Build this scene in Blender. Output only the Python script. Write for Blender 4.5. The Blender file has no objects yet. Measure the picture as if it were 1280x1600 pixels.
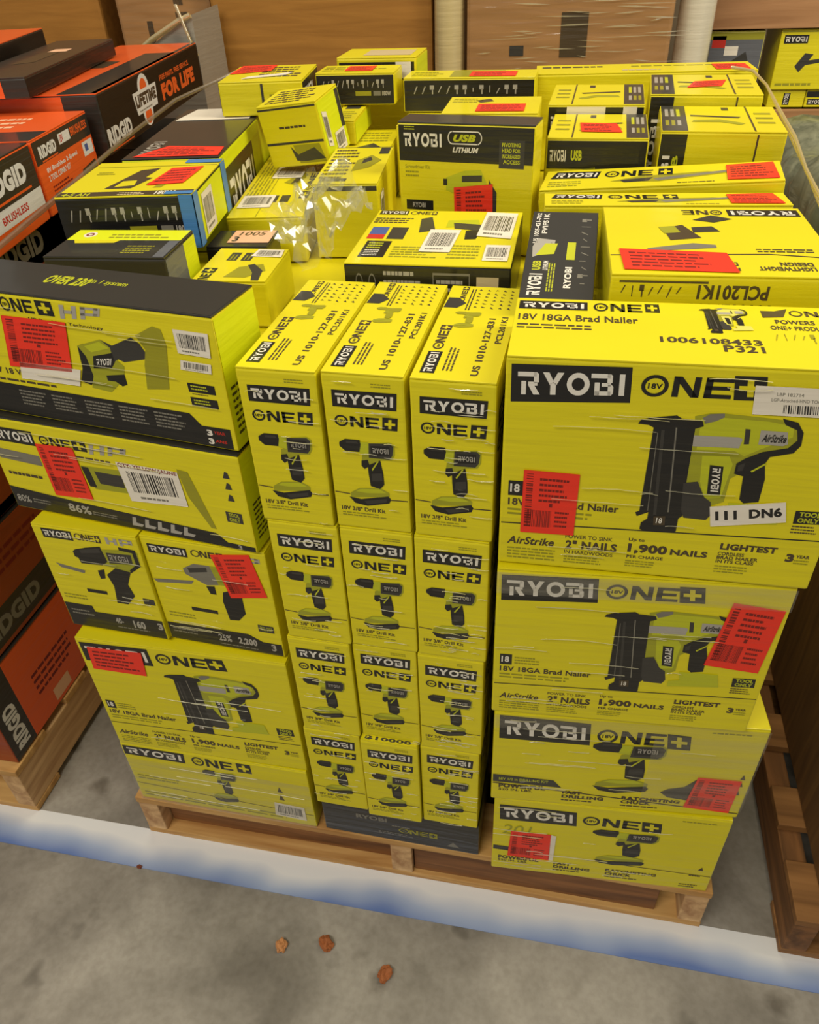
import bpy, bmesh, math, random
from mathutils import Vector, Matrix
random.seed(7)
SC = bpy.context.scene
COL = SC.collection
PI = math.pi

# ------------------------------------------------------------------ camera
cd = bpy.data.cameras.new('camera')
cam = bpy.data.objects.new('camera', cd); COL.objects.link(cam)
yaw, pitch, roll = 0.224658, 0.658759, -0.048421
cy, sy, cp, sp = math.cos(yaw), math.sin(yaw), math.cos(pitch), math.sin(pitch)
r0 = Vector((cy, sy, 0)); f0 = Vector((-sy, cy, 0)); up0 = Vector((0, 0, 1))
fw = cp*f0 - sp*up0; u0 = sp*f0 + cp*up0
Rr = math.cos(roll)*r0 + math.sin(roll)*u0; Uu = -math.sin(roll)*r0 + math.cos(roll)*u0
M = Matrix((Rr, Uu, -fw)).transposed().to_4x4(); M.translation = (0.82718, -0.80204, 1.6370)
cam.matrix_world = M
cd.sensor_fit = 'VERTICAL'; cd.sensor_height = 36.0; cd.lens = 36.0*1206.18/1600.0
cd.clip_start = 0.02; cd.clip_end = 60
SC.camera = cam

# ------------------------------------------------------------------ light
w = bpy.data.worlds.new('warehouse_air'); SC.world = w; w.use_nodes = True
w.node_tree.nodes['Background'].inputs[0].default_value = (1.0, 0.93, 0.80, 1)
w.node_tree.nodes['Background'].inputs[1].default_value = 0.30
def area(name, loc, target, size, power, col):
    l = bpy.data.lights.new(name, 'AREA'); l.shape = 'RECTANGLE'; l.size, l.size_y = size; l.energy = power; l.color = col
    o = bpy.data.objects.new(name, l); COL.objects.link(o); o.location = loc
    o.rotation_euler = (Vector(target)-Vector(loc)).to_track_quat('-Z', 'Y').to_euler()
area('ceiling_lamp_front', (-0.5, -2.3, 4.0), (0.6, 0.1, 0.5), (2.4, 0.7), 108, (1.0, 0.93, 0.80))
area('ceiling_lamp_middle', (2.9, 0.5, 3.3), (0.5, 0.5, 1.0), (0.8, 2.4), 92, (1.0, 0.91, 0.74))
area('ceiling_lamp_aisle', (0.3, 1.2, 4.6), (0.2, 2.4, 1.2), (2.0, 0.6), 70, (1.0, 0.86, 0.62))
SC.view_settings.view_transform = 'Standard'; SC.view_settings.look = 'None'
SC.view_settings.gamma = 1.0; SC.view_settings.use_curve_mapping = False
SC.view_settings.exposure = -0.17

# ------------------------------------------------------------------ materials
def lin(c):
    f = lambda x: x/12.92 if x <= .04045 else ((x+.055)/1.055)**2.4
    return (f(c[0]/255), f(c[1]/255), f(c[2]/255), 1)
MATS = {}
def flat(name, rgb, rough=.45, vary=.05, film=0.0, metal=0.0, scale=9.0):
    """printed card: slight tone variation, and for wrapped cartons a tight wrinkled film coat"""
    m = bpy.data.materials.new(name); m.use_nodes = True; nt = m.node_tree; N = nt.nodes; L = nt.links
    b = N['Principled BSDF']; b.inputs['Roughness'].default_value = rough; b.inputs['Metallic'].default_value = metal
    tc = N.new('ShaderNodeTexCoord'); no = N.new('ShaderNodeTexNoise'); no.inputs['Scale'].default_value = scale; no.inputs['Detail'].default_value = 4
    L.new(tc.outputs['Object'], no.inputs['Vector'])
    mx = N.new('ShaderNodeMixRGB'); a = lin(rgb)
    mx.inputs[1].default_value = tuple(min(1, x*(1-vary)) for x in a[:3])+(1,); mx.inputs[2].default_value = tuple(min(1, x*(1+vary)) for x in a[:3])+(1,)
    L.new(no.outputs['Fac'], mx.inputs[0]); L.new(mx.outputs[0], b.inputs['Base Color'])
    if film > 0:
        mp = N.new('ShaderNodeMapping'); mp.inputs['Scale'].default_value = (5, 5, 75)
        n2 = N.new('ShaderNodeTexNoise'); n2.inputs['Scale'].default_value = 1.0; n2.inputs['Detail'].default_value = 3
        L.new(tc.outputs['Object'], mp.inputs['Vector']); L.new(mp.outputs[0], n2.inputs['Vector'])
        bp = N.new('ShaderNodeBump'); bp.inputs['Strength'].default_value = .55; bp.inputs['Distance'].default_value = .004
        L.new(n2.outputs['Fac'], bp.inputs['Height']); L.new(bp.outputs[0], b.inputs['Coat Normal'])
        b2 = N.new('ShaderNodeBump'); b2.inputs['Strength'].default_value = .5; b2.inputs['Distance'].default_value = .003; L.new(n2.outputs['Fac'], b2.inputs['Height']); L.new(b2.outputs[0], b.inputs['Normal'])
        b.inputs['Coat Weight'].default_value = film; b.inputs['Coat Roughness'].default_value = .12
    MATS[name] = m; return m
F = .35
flat('card_yellow', (220, 207, 4), .5, .05, F); flat('card_lime', (216, 224, 6), .5, .04, .15)
flat('card_pale', (214, 208, 96), .5, .05, F)
flat('ink_black', (22, 21, 20), .4, .08, F); flat('ink_white', (225, 220, 208), .5, .03, F); flat('ink_gray', (120, 116, 104), .5, .06, F)
flat('ink_dark', (52, 50, 46), .45, .1, F); flat('ink_olive', (158, 158, 22), .5, .08, F); flat('ink_lime', (186, 190, 20), .5, .05, F)
flat('ink_silver', (165, 160, 150), .4, .06, F); flat('ink_brown', (70, 56, 34), .5, .1, F); flat('ink_mute', (150, 145, 20), .5, .05, F)
flat('ink_red', (190, 40, 26), .5, .05, 0); flat('ink_blue', (70, 90, 150), .5, .05, 0)
flat('sticker_red', (238, 50, 26), .5, .05, .2); flat('sticker_ink', (120, 26, 18), .5, .05, 0); flat('sticker_white', (228, 220, 204), .5, .03, .1)
flat('tape_blue', (70, 128, 190), .4, .05, .1); flat('label_peach', (236, 186, 150), .5, .04, 0)
flat('charcoal_card', (44, 42, 38), .4, .12, .5); flat('gray_card', (96, 98, 104), .45, .08, .3); flat('kraft_label', (200, 182, 140), .5, .05, .2)
flat('ridgid_orange', (232, 92, 26), .5, .07, .45); flat('ridgid_orange_shaded', (150, 62, 22), .5, .12, .4); flat('ridgid_black', (40, 37, 32), .45, .1, .45); flat('ridgid_white', (222, 220, 214), .45, .04, .2)  # the browner orange has the shade of the gap put into its colour

def wood(name, c1, c2, axis='X', rough=.7, film=0):
    m = bpy.data.materials.new(name); m.use_nodes = True; nt = m.node_tree; N = nt.nodes; L = nt.links; b = N['Principled BSDF']; b.inputs['Roughness'].default_value = rough
    tc = N.new('ShaderNodeTexCoord'); mp = N.new('ShaderNodeMapping')
    mp.inputs['Scale'].default_value = {'X': (2.5, 28, 28), 'Y': (28, 2.5, 28), 'Z': (28, 28, 2.5)}[axis]
    no = N.new('ShaderNodeTexNoise'); no.inputs['Scale'].default_value = 1.3; no.inputs['Detail'].default_value = 7; no.inputs['Distortion'].default_value = .6
    cr = N.new('ShaderNodeValToRGB'); cr.color_ramp.elements[0].position = .3; cr.color_ramp.elements[1].position = .72
    cr.color_ramp.elements[0].color = lin(c1); cr.color_ramp.elements[1].color = lin(c2)
    L.new(tc.outputs['Object'], mp.inputs[0]); L.new(mp.outputs[0], no.inputs['Vector']); L.new(no.outputs['Fac'], cr.inputs[0]); L.new(cr.outputs[0], b.inputs['Base Color'])
    bp = N.new('ShaderNodeBump'); bp.inputs['Strength'].default_value = .25; bp.inputs['Distance'].default_value = .004
    L.new(no.outputs['Fac'], bp.inputs['Height']); L.new(bp.outputs[0], b.inputs['Normal'])
    if film:
        b.inputs['Coat Weight'].default_value = film; b.inputs['Coat Roughness'].default_value = .12
        m2 = N.new('ShaderNodeMapping'); m2.inputs['Scale'].default_value = (3, 3, 45)
        n2 = N.new('ShaderNodeTexNoise'); n2.inputs['Scale'].default_value = 1; b2 = N.new('ShaderNodeBump'); b2.inputs['Strength'].default_value = .8; b2.inputs['Distance'].default_value = .01
        L.new(tc.outputs['Object'], m2.inputs[0]); L.new(m2.outputs[0], n2.inputs['Vector']); L.new(n2.outputs['Fac'], b2.inputs['Height']); L.new(b2.outputs[0], b.inputs['Coat Normal'])
    MATS[name] = m; return m
wood('pallet_wood', (168, 118, 58), (220, 176, 108), 'X'); wood('pallet_wood_side', (170, 124, 78), (226, 186, 132), 'Y')
wood('old_wood', (92, 56, 26), (152, 100, 52), 'X'); wood('brown_wood_side', (92, 60, 28), (146, 98, 52), 'Y'); wood('brown_wood', (112, 74, 34), (166, 118, 66), 'X')
wood('cardboard', (146, 98, 30), (172, 120, 46), 'X', .75); wood('cardboard_film', (146, 106, 58), (170, 126, 76), 'X', .7, .6)
wood('cardboard_upright', (88, 60, 30), (122, 88, 46), 'Z', .75); wood('crate_wood', (150, 106, 66), (182, 136, 92), 'X', .65)

def film_mat(name, col, alpha, rough, mask=0.0, stretch=(2, 2, 60)):
    """thin clear plastic: part of the light passes, the rest is a glossy milky sheet"""
    m = bpy.data.materials.new(name); m.use_nodes = True; nt = m.node_tree; N = nt.nodes; L = nt.links
    N.remove(N['Principled BSDF']); out = N['Material Output']
    tr = N.new('ShaderNodeBsdfTransparent'); gl = N.new('ShaderNodeBsdfGlossy'); gl.inputs['Roughness'].default_value = rough; gl.inputs['Color'].default_value = (.95, .95, .92, 1)
    df = N.new('ShaderNodeBsdfTranslucent'); df.inputs['Color'].default_value = lin(col); d2 = N.new('ShaderNodeBsdfDiffuse'); d2.inputs['Color'].default_value = lin(col)
    m0 = N.new('ShaderNodeMixShader'); m0.inputs[0].default_value = .4; L.new(d2.outputs[0], m0.inputs[1]); L.new(df.outputs[0], m0.inputs[2])
    m1 = N.new('ShaderNodeMixShader'); m1.inputs[0].default_value = .45; L.new(m0.outputs[0], m1.inputs[1]); L.new(gl.outputs[0], m1.inputs[2])
    m2 = N.new('ShaderNodeMixShader'); m2.inputs[0].default_value = alpha; L.new(tr.outputs[0], m2.inputs[1]); L.new(m1.outputs[0], m2.inputs[2])
    if mask:
        tc = N.new('ShaderNodeTexCoord'); mp = N.new('ShaderNodeMapping'); mp.inputs['Scale'].default_value = stretch
        no = N.new('ShaderNodeTexNoise'); no.inputs['Scale'].default_value = 1; no.inputs['Detail'].default_value = 4
        mr = N.new('ShaderNodeMapRange'); mr.inputs[1].default_value = .35; mr.inputs[2].default_value = .75; mr.inputs[3].default_value = max(0, alpha-mask); mr.inputs[4].default_value = min(1, alpha+mask)
        L.new(tc.outputs['Object'], mp.inputs[0]); L.new(mp.outputs[0], no.inputs['Vector']); L.new(no.outputs['Fac'], mr.inputs[0]); L.new(mr.outputs[0], m2.inputs[0])
    L.new(m2.outputs[0], out.inputs['Surface']); MATS[name] = m; return m
film_mat('film_streak', (245, 240, 205), .75, .18); film_mat('film_haze', (205, 200, 180), .22, .3, .12)  # the streak film is pale: wrinkle glints put into its colour
film_mat('film_sheet', (215, 215, 180), .28, .12, .2, (20, 20, 20)); film_mat('film_rope', (235, 215, 150), .8, .25); film_mat('film_rope_dim', (150, 120, 70), .5, .3)

# ------------------------------------------------------------------ objects
def link(o, parent=None):
    COL.objects.link(o)
    if parent is not None: o.parent = parent
    return o
def tag(o, label=None, cat=None, group=None, kind=None):
    for k, v in (('label', label), ('category', cat), ('group', group), ('kind', kind)):
        if v: o[k] = v
    return o
def thing(name, label, cat, loc=(0, 0, 0), rot=(0, 0, 0), group=None):
    o = bpy.data.objects.new(name, None); o.empty_display_size = .05; link(o); o.location = loc; o.rotation_euler = rot
    return tag(o, label, cat, group)
class MB:
    """mesh builder with material slots"""
    def __init__(s): s.v = []; s.f = []; s.m = []; s.mats = []
    def mi(s, m):
        if m not in s.mats: s.mats.append(m)
        return s.mats.index(m)
    def add(s, vs, fs, m):
        b = len(s.v); k = s.mi(m); s.v += [tuple(v) for v in vs]
        for f in fs: s.f.append([b+i for i in f]); s.m.append(k)
    def box(s, c, d, m, bev=.002, rot=None):
        bm = bmesh.new(); bmesh.ops.create_cube(bm, size=1)
        bmesh.ops.scale(bm, vec=d, verts=bm.verts)
        if bev: bmesh.ops.bevel(bm, geom=bm.edges[:], offset=min(bev, min(d)*.3), segments=2, profile=.6, affect='EDGES')
        R = rot or Matrix.Identity(3)
        bm.verts.index_update()
        s.add([R @ v.co + Vector(c) for v in bm.verts], [[v.index for v in f.verts] for f in bm.faces], m); bm.free()
    def build(s, name, parent=None, smooth=False):
        me = bpy.data.meshes.new(name); me.from_pydata(s.v, [], s.f)
        for m in s.mats: me.materials.append(MATS[m])
        me.polygons.foreach_set('material_index', s.m)
        if smooth: me.polygons.foreach_set('use_smooth', [True]*len(s.f))
        me.update()
        return link(bpy.data.objects.new(name, me), parent)

# ------------------------------------------------------------------ lettering
_T = {}
def glyphs(s, bold=.0, shear=0.0):
    k = (s, bold, shear)
    if k not in _T:
        c = bpy.data.curves.new('text', 'FONT'); c.body = s; c.offset = bold*1.45; c.shear = shear; c.resolution_u = 3; c.space_character = 1+bold*2
        o = bpy.data.objects.new('text', c); COL.objects.link(o)
        dg = bpy.context.evaluated_depsgraph_get(); me = bpy.data.meshes.new_from_object(o.evaluated_get(dg))
        vs = [(v.co.x, v.co.y) for v in me.vertices]; fs = [list(p.vertices) for p in me.polygons]
        bpy.data.objects.remove(o); bpy.data.curves.remove(c); bpy.data.meshes.remove(me)
        x0 = min(v[0] for v in vs); x1 = max(v[0] for v in vs); y0 = min(v[1] for v in vs); y1 = max(v[1] for v in vs)
        _T[k] = ([((x-x0)/max(1e-6, x1-x0), (y-y0)/max(1e-6, y1-y0)) for x, y in vs], fs)
    return _T[k]
def R_(x0, y0, x1, y1): return [(x0, y0), (x1, y0), (x1, y1), (x0, y1)]
def ring(cx, cy_, rx, ry, t, n=22):
    o = []
    for i in range(n):
        a, b = 2*PI*i/n, 2*PI*(i+1)/n
        o.append([(cx+rx*math.cos(a), cy_+ry*math.sin(a)), (cx+rx*math.cos(b), cy_+ry*math.sin(b)), (cx+rx*(1-t)*math.cos(b), cy_+ry*(1-t)*math.sin(b)), (cx+rx*(1-t)*math.cos(a), cy_+ry*(1-t)*math.sin(a))])
    return o
WORD = {  # heavy wide capitals, each in a unit cell
 'R': [R_(.1, 0, .34, .6), R_(-.08, .8, .85, 1), [(.72, .5), (.97, .56), (.97, .92), (.85, 1), (.72, 1)], R_(.44, .4, .9, .57), [(.46, .4), (.76, .4), (1.04, 0), (.72, 0)]],
 'Y': [[(0, 1), (.3, 1), (.52, .6), (.36, .42)], [(1, 1), (.7, 1), (.48, .6), (.64, .42)], R_(.37, 0, .63, .52)],
 'O': ring(.5, .5, .52, .52, .44),
 'B': [R_(.1, 0, .34, .6), R_(-.08, .8, .85, 1), R_(.44, .42, .88, .58), R_(.1, 0, .88, .2), [(.7, .54), (.95, .6), (.95, .92), (.85, 1), (.7, 1)], [(.74, 0), (.9, 0), (1, .1), (1, .42), (.9, .52), (.74, .52)]],
 'I': [R_(.3, 0, .95, 1)],
 'N': [R_(0, 0, .24, 1), R_(.76, 0, 1, 1), [(0, 1), (.3, 1), (1, 0), (.7, 0)]],
 'E': [R_(0, 0, .26, 1), R_(0, .8, 1, 1), R_(0, .41, .9, .6), R_(0, 0, 1, .2)],
}
class Art:
    """flat print on one face; coordinates run 0..1 over that face"""
    def __init__(s): s.it = []
    def poly(s, pts, m, l=1): s.it.append(([tuple(p) for p in pts], [list(range(len(pts)))], m, l)); return s
    def rect(s, x0, y0, x1, y1, m, l=1): return s.poly(R_(x0, y0, x1, y1), m, l)
    def fill(s, m): return s.rect(.0, .0, 1, 1, m, 0)
    def line(s, pts, t, m, l=1):
        for (a, b), (c, d) in zip(pts, pts[1:]): s.poly([(a, b-t/2), (c, d-t/2), (c, d+t/2), (a, b+t/2)], m, l)
        return s
    def q(s, quad, pts):
        (a, b, c, d) = quad
        return [(a[0]*(1-u)*(1-v)+b[0]*u*(1-v)+c[0]*u*v+d[0]*(1-u)*v, a[1]*(1-u)*(1-v)+b[1]*u*(1-v)+c[1]*u*v+d[1]*(1-u)*v) for u, v in pts]
    def word(s, t, quad, m, l=2, widths=None):
        """wide heavy capitals"""
        ws = [{'I': .4, 'O': 1.08, 'Y': 1.05}.get(c, 1) for c in t]; gap = .16; tot = sum(ws)+gap*(len(t)-1); x = 0
        for c, wd in zip(t, ws):
            for p in WORD[c]: s.poly(s.q(quad, [((x+px*wd)/tot, py) for px, py in p]), m, l)
            x += wd+gap
        return s
    def text(s, t, x0, y0, x1, y1, m='ink_black', l=2, bold=.012, shear=0, quad=None):
        vs, fs = glyphs(t, bold, shear); quad = quad or R_(x0, y0, x1, y1)
        s.it.append((s.q(quad, vs), fs, m, l)); return s
    def greek(s, x0, y0, x1, y1, n, m='ink_mute', l=1, seed=1):
        """lines of print too small to read"""
        r = random.Random(seed); h = (y1-y0)/n
        for i in range(n):
            y = y1-(i+1)*h; x = x0; e = x0+(x1-x0)*r.uniform(.7, 1)
            while x < e:
                wd = (x1-x0)*r.uniform(.06, .16); s.rect(x, y+h*.25, min(x+wd, e), y+h*.7, m, l); x += wd+(x1-x0)*.02
        return s
    def bars(s, quad, m='ink_black', l=2, n=26, seed=2):
        r = random.Random(seed); x = 0
        while x < 1:
            wd = r.choice((.012, .02, .035)); s.poly(s.q(quad, R_(x, 0, min(1, x+wd), 1)), m, l); x += wd+r.choice((.012, .02, .03))
        return s
    def logo(s, quad, fg='ink_white', bg='ink_black', l=1):
        s.poly(quad, bg, l); s.word('RYOBI', s.q(quad, R_(.07, .2, .95, .8)), fg, l+1); return s
    def one(s, quad, m='ink_black', bg='card_yellow', l=1, plus=True, volt=True):
        """ring-shaped O, N, E and the plus block"""
        e = 1 if not plus else .77
        for p in ring(.15*e/1, .5, .15, .52, .3): s.poly(s.q(quad, p), m, l)
        if volt: s.text('18V', 0, 0, 0, 0, m, l, .02, quad=s.q(quad, R_(.075*e, .36, .235*e, .62)))
        for c, a, b in (('N', .345*e, .64*e), ('E', .69*e, .985*e)):
            for p in WORD[c]: s.poly(s.q(quad, [(a+(b-a)*x, y*.96+.02) for x, y in p]), m, l)
        if plus: s.plus(s.q(quad, R_(.79, -.06, 1.0, 1.04)), m, bg, l)
        return s
    def plus(s, quad, m='ink_black', bg='card_yellow', l=1):
        s.poly(quad, m, l); s.poly(s.q(quad, R_(.4, .15, .6, .85)), bg, l+1); s.poly(s.q(quad, R_(.15, .4, .85, .6)), bg, l+2); return s
    def pic(s, shapes, quad=None, l=1):
        for i, (m, pts) in enumerate(shapes): s.poly(s.q(quad, pts) if quad else pts, m, l+i*.35)
        return s
    def merge(s, o): s.it += o.it; return s

def remap(shapes, x0, y0, x1, y1):
    return [(m, [((x-x0)/(x1-x0), (y-y0)/(y1-y0)) for x, y in p]) for m, p in shapes]
EPS, STEP = .0003, .00008
def face_frame(face, d):
    W, D, H = d
    return {'front': ((-W/2, -D/2, 0), (W, 0, 0), (0, 0, H), (0, -1, 0)), 'frontF': ((W/2, -D/2, H), (-W, 0, 0), (0, 0, -H), (0, -1, 0)),
            'frontL': ((W/2, -D/2, 0), (0, 0, H), (-W, 0, 0), (0, -1, 0)),
            'top': ((-W/2, -D/2, H), (W, 0, 0), (0, D, 0), (0, 0, 1)), 'topL': ((W/2, -D/2, H), (0, D, 0), (-W, 0, 0), (0, 0, 1)),
            'topR': ((-W/2, D/2, H), (0, -D, 0), (W, 0, 0), (0, 0, 1)), 'topF': ((W/2, D/2, H), (-W, 0, 0), (0, -D, 0), (0, 0, 1)),
            'right': ((W/2, -D/2, 0), (0, D, 0), (0, 0, H), (1, 0, 0)), 'left': ((-W/2, D/2, 0), (0, -D, 0), (0, 0, H), (-1, 0, 0)),
            'back': ((W/2, D/2, 0), (-W, 0, 0), (0, 0, H), (0, 1, 0))}[face]
def stamp(mb, art, face, d, lift=0.0, inset=.0022):
    o, U, V, n = (Vector(x) for x in face_frame(face, d)); a, b = inset/U.length, inset/V.length
    hand = U.cross(V).dot(n) > 0
    for pts, fs, m, l in art.it:
        vs = []
        for x, y in pts:
            x = min(1-a, max(a, x)); y = min(1-b, max(b, y)); vs.append(o+U*x+V*y+n*(EPS+lift+STEP*l))
        P = [f for f in fs]
        out = []
        for f in P:
            q = [vs[i] for i in f]; nn = Vector((0, 0, 0))
            for i in range(1, len(q)-1): nn += (q[i]-q[0]).cross(q[i+1]-q[0])
            if nn.length < 1e-12: continue
            out.append(f if nn.dot(n) > 0 else f[::-1])
        if out: mb.add(vs, out, m)

def sticker_art(kind, seed=0):
    a = Art(); r = random.Random(seed)
    if kind == 'red':
        a.fill('sticker_red'); a.bars(R_(.07, .1, .55, .38), 'sticker_ink', 1, seed=seed+3)
        a.bars(a.q(R_(.06, .1, .18, .95), [(0, 0), (0, 1), (1, 1), (1, 0)]), 'sticker_ink', 1, seed=seed+5)
        a.greek(.3, .5, .85, .92, 5, 'sticker_ink', 1, seed); a.greek(.62, .1, .92, .4, 4, 'sticker_ink', 1, seed+1); a.rect(.5, .44, .56, .5, 'sticker_ink')
    elif kind == 'redflat':
        a.fill('sticker_red'); a.greek(.08, .12, .92, .9, 5, 'sticker_ink', 1, seed)
    elif kind == 'bar':
        a.fill('sticker_white'); a.bars(R_(.1, .25, .9, .85), 'ink_black', 1, seed=seed); a.greek(.15, .06, .85, .2, 1, 'ink_gray', 1, seed)
    elif kind == 'plain': a.fill('sticker_white')
    return a
def sticker(parent, d, face, quad, art, label, name='sticker', lift=.0005):
    """a stuck-on label: its own thin mesh under the carton"""
    mb = MB(); o, U, V, n = (Vector(x) for x in face_frame(face, d))
    P = [o+U*x+V*y+n*(EPS+STEP*10) for x, y in quad]; T = [p+n*lift for p in P]
    mb.add(P+T, [[0, 1, 5, 4], [1, 2, 6, 5], [2, 3, 7, 6], [3, 0, 4, 7]], art.it[0][2])
    k = Art()
    for pts, fs, m, l in art.it: k.it.append((k.q(quad, pts), fs, m, l))
    stamp(mb, k, face, d, lift+STEP*10-EPS, 0)
    s = mb.build(name, parent); tag(s, label); return s

CART = {}
def carton(name, label, cat, loc, rz, d, base='card_yellow', arts=None, stickers=(), group=None, tilt=(0, 0), flap=None, bev=.003):
    t = thing(name, label, cat, loc, (math.radians(tilt[0]), math.radians(tilt[1]), math.radians(rz)), group)
    arts = arts or {}; W, D, H = d; ft = .0026
    mb = MB(); mb.box((0, 0, (H-ft)/2), (W, D, H-ft), base, bev)
    top = MB(); top.box((0, 0, H-ft/2), (W-.0015, D-.0015, ft), flap or base, .0008)
    for face, art in arts.items():
        if face.startswith('top'): stamp(top, art, face, d)
        else: stamp(mb, art, face, (W, D, H-ft))
    mb.build('carton_body', t); top.build('lid_flap', t)
    for i, (face, quad, kind, lab) in enumerate(stickers):
        sticker(t, d, face, quad, sticker_art(kind, i+len(name)+int(loc[0]*100)) if isinstance(kind, str) else kind, lab, 'sticker' if kind != 'bar' else 'barcode_label')
    CART[label] = t
    return t
def copy_tree(o, parent=None):
    c = o.copy(); COL.objects.link(c)
    if parent is not None: c.parent = parent
    for ch in list(o.children): copy_tree(ch, c)
    return c
RED = 'red barcode sticker'; BAR = 'white barcode label'

# ------------------------------------------------------------------ printed pictures (0..1 of their own face)
NAIL = [('ink_olive', [(0.541, 0.8), (0.581, 0.815), (0.619, 0.818), (0.748, 0.808), (0.817, 0.798), (0.83, 0.773), (0.835, 0.724), (0.82, 0.677), (0.747, 0.658), (0.707, 0.619), (0.699, 0.559), (0.678, 0.533), (0.677, 0.421), (0.642, 0.397), (0.559, 0.367), (0.549, 0.746)]),
 ('ink_lime', [(0.56, 0.79), (0.62, 0.8), (0.74, 0.795), (0.81, 0.78), (0.815, 0.735), (0.74, 0.675), (0.70, 0.64), (0.67, 0.66), (0.565, 0.655)]),
 ('ink_lime', [(0.585, 0.63), (0.66, 0.635), (0.675, 0.60), (0.665, 0.44), (0.62, 0.43), (0.595, 0.51)]),
 ('ink_black', [(0.389, 0.754), (0.395, 0.771), (0.422, 0.784), (0.492, 0.799), (0.507, 0.787), (0.565, 0.781), (0.571, 0.759), (0.549, 0.746), (0.561, 0.406), (0.567, 0.335), (0.557, 0.321), (0.558, 0.254), (0.547, 0.245), (0.459, 0.244), (0.446, 0.252), (0.447, 0.286), (0.464, 0.308), (0.464, 0.342), (0.431, 0.317), (0.425, 0.337), (0.436, 0.345), (0.434, 0.741), (0.419, 0.751)]),
 ('ink_dark', [(0.457, 0.732), (0.466, 0.733), (0.489, 0.332), (0.48, 0.33)]), ('ink_gray', [(0.495, 0.747), (0.499, 0.747), (0.525, 0.35), (0.521, 0.349)]), ('ink_gray', [(0.447, 0.72), (0.449, 0.72), (0.462, 0.35), (0.46, 0.35)]),
 ('ink_gray', [(0.563, 0.795), (0.581, 0.812), (0.619, 0.818), (0.621, 0.802), (0.6, 0.784), (0.573, 0.771)]), ('ink_silver', [(0.549, 0.718), (0.673, 0.721), (0.684, 0.714), (0.68, 0.674), (0.552, 0.67)]),
 ('ink_dark', [(0.684, 0.759), (0.698, 0.758), (0.704, 0.694), (0.69, 0.692)]),
 ('ink_black', [(0.774, 0.811), (0.817, 0.798), (0.839, 0.757), (0.843, 0.702), (0.829, 0.667), (0.77, 0.644), (0.762, 0.614), (0.774, 0.544), (0.775, 0.433), (0.733, 0.422), (0.719, 0.439), (0.712, 0.549), (0.685, 0.558), (0.684, 0.605), (0.705, 0.631), (0.746, 0.664), (0.811, 0.688), (0.829, 0.723), (0.82, 0.766), (0.786, 0.785)]),
 ('ink_silver', [(0.726, 0.757), (0.798, 0.755), (0.807, 0.704), (0.796, 0.695), (0.729, 0.696)]), ('ink_dark', [(0.549, 0.499), (0.589, 0.51), (0.617, 0.439), (0.64, 0.416), (0.649, 0.353), (0.638, 0.325), (0.571, 0.329), (0.559, 0.367)]),
 ('ink_black', [(0.612, 0.591), (0.651, 0.587), (0.661, 0.451), (0.623, 0.455)]), ('ink_brown', [(0.482, 0.324), (0.517, 0.329), (0.52, 0.282), (0.486, 0.278)]),
 ('ink_lime', [(0.728, 0.575), (0.762, 0.615), (0.768, 0.612), (0.733, 0.57)]), ('ink_dark', [(0.69, 0.598), (0.708, 0.612), (0.706, 0.575), (0.692, 0.57)]),
 ('ink_lime', [(0.69, 0.42), (0.83, 0.42), (0.845, 0.33), (0.66, 0.31), (0.66, 0.35), (0.70, 0.36)])]
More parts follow.
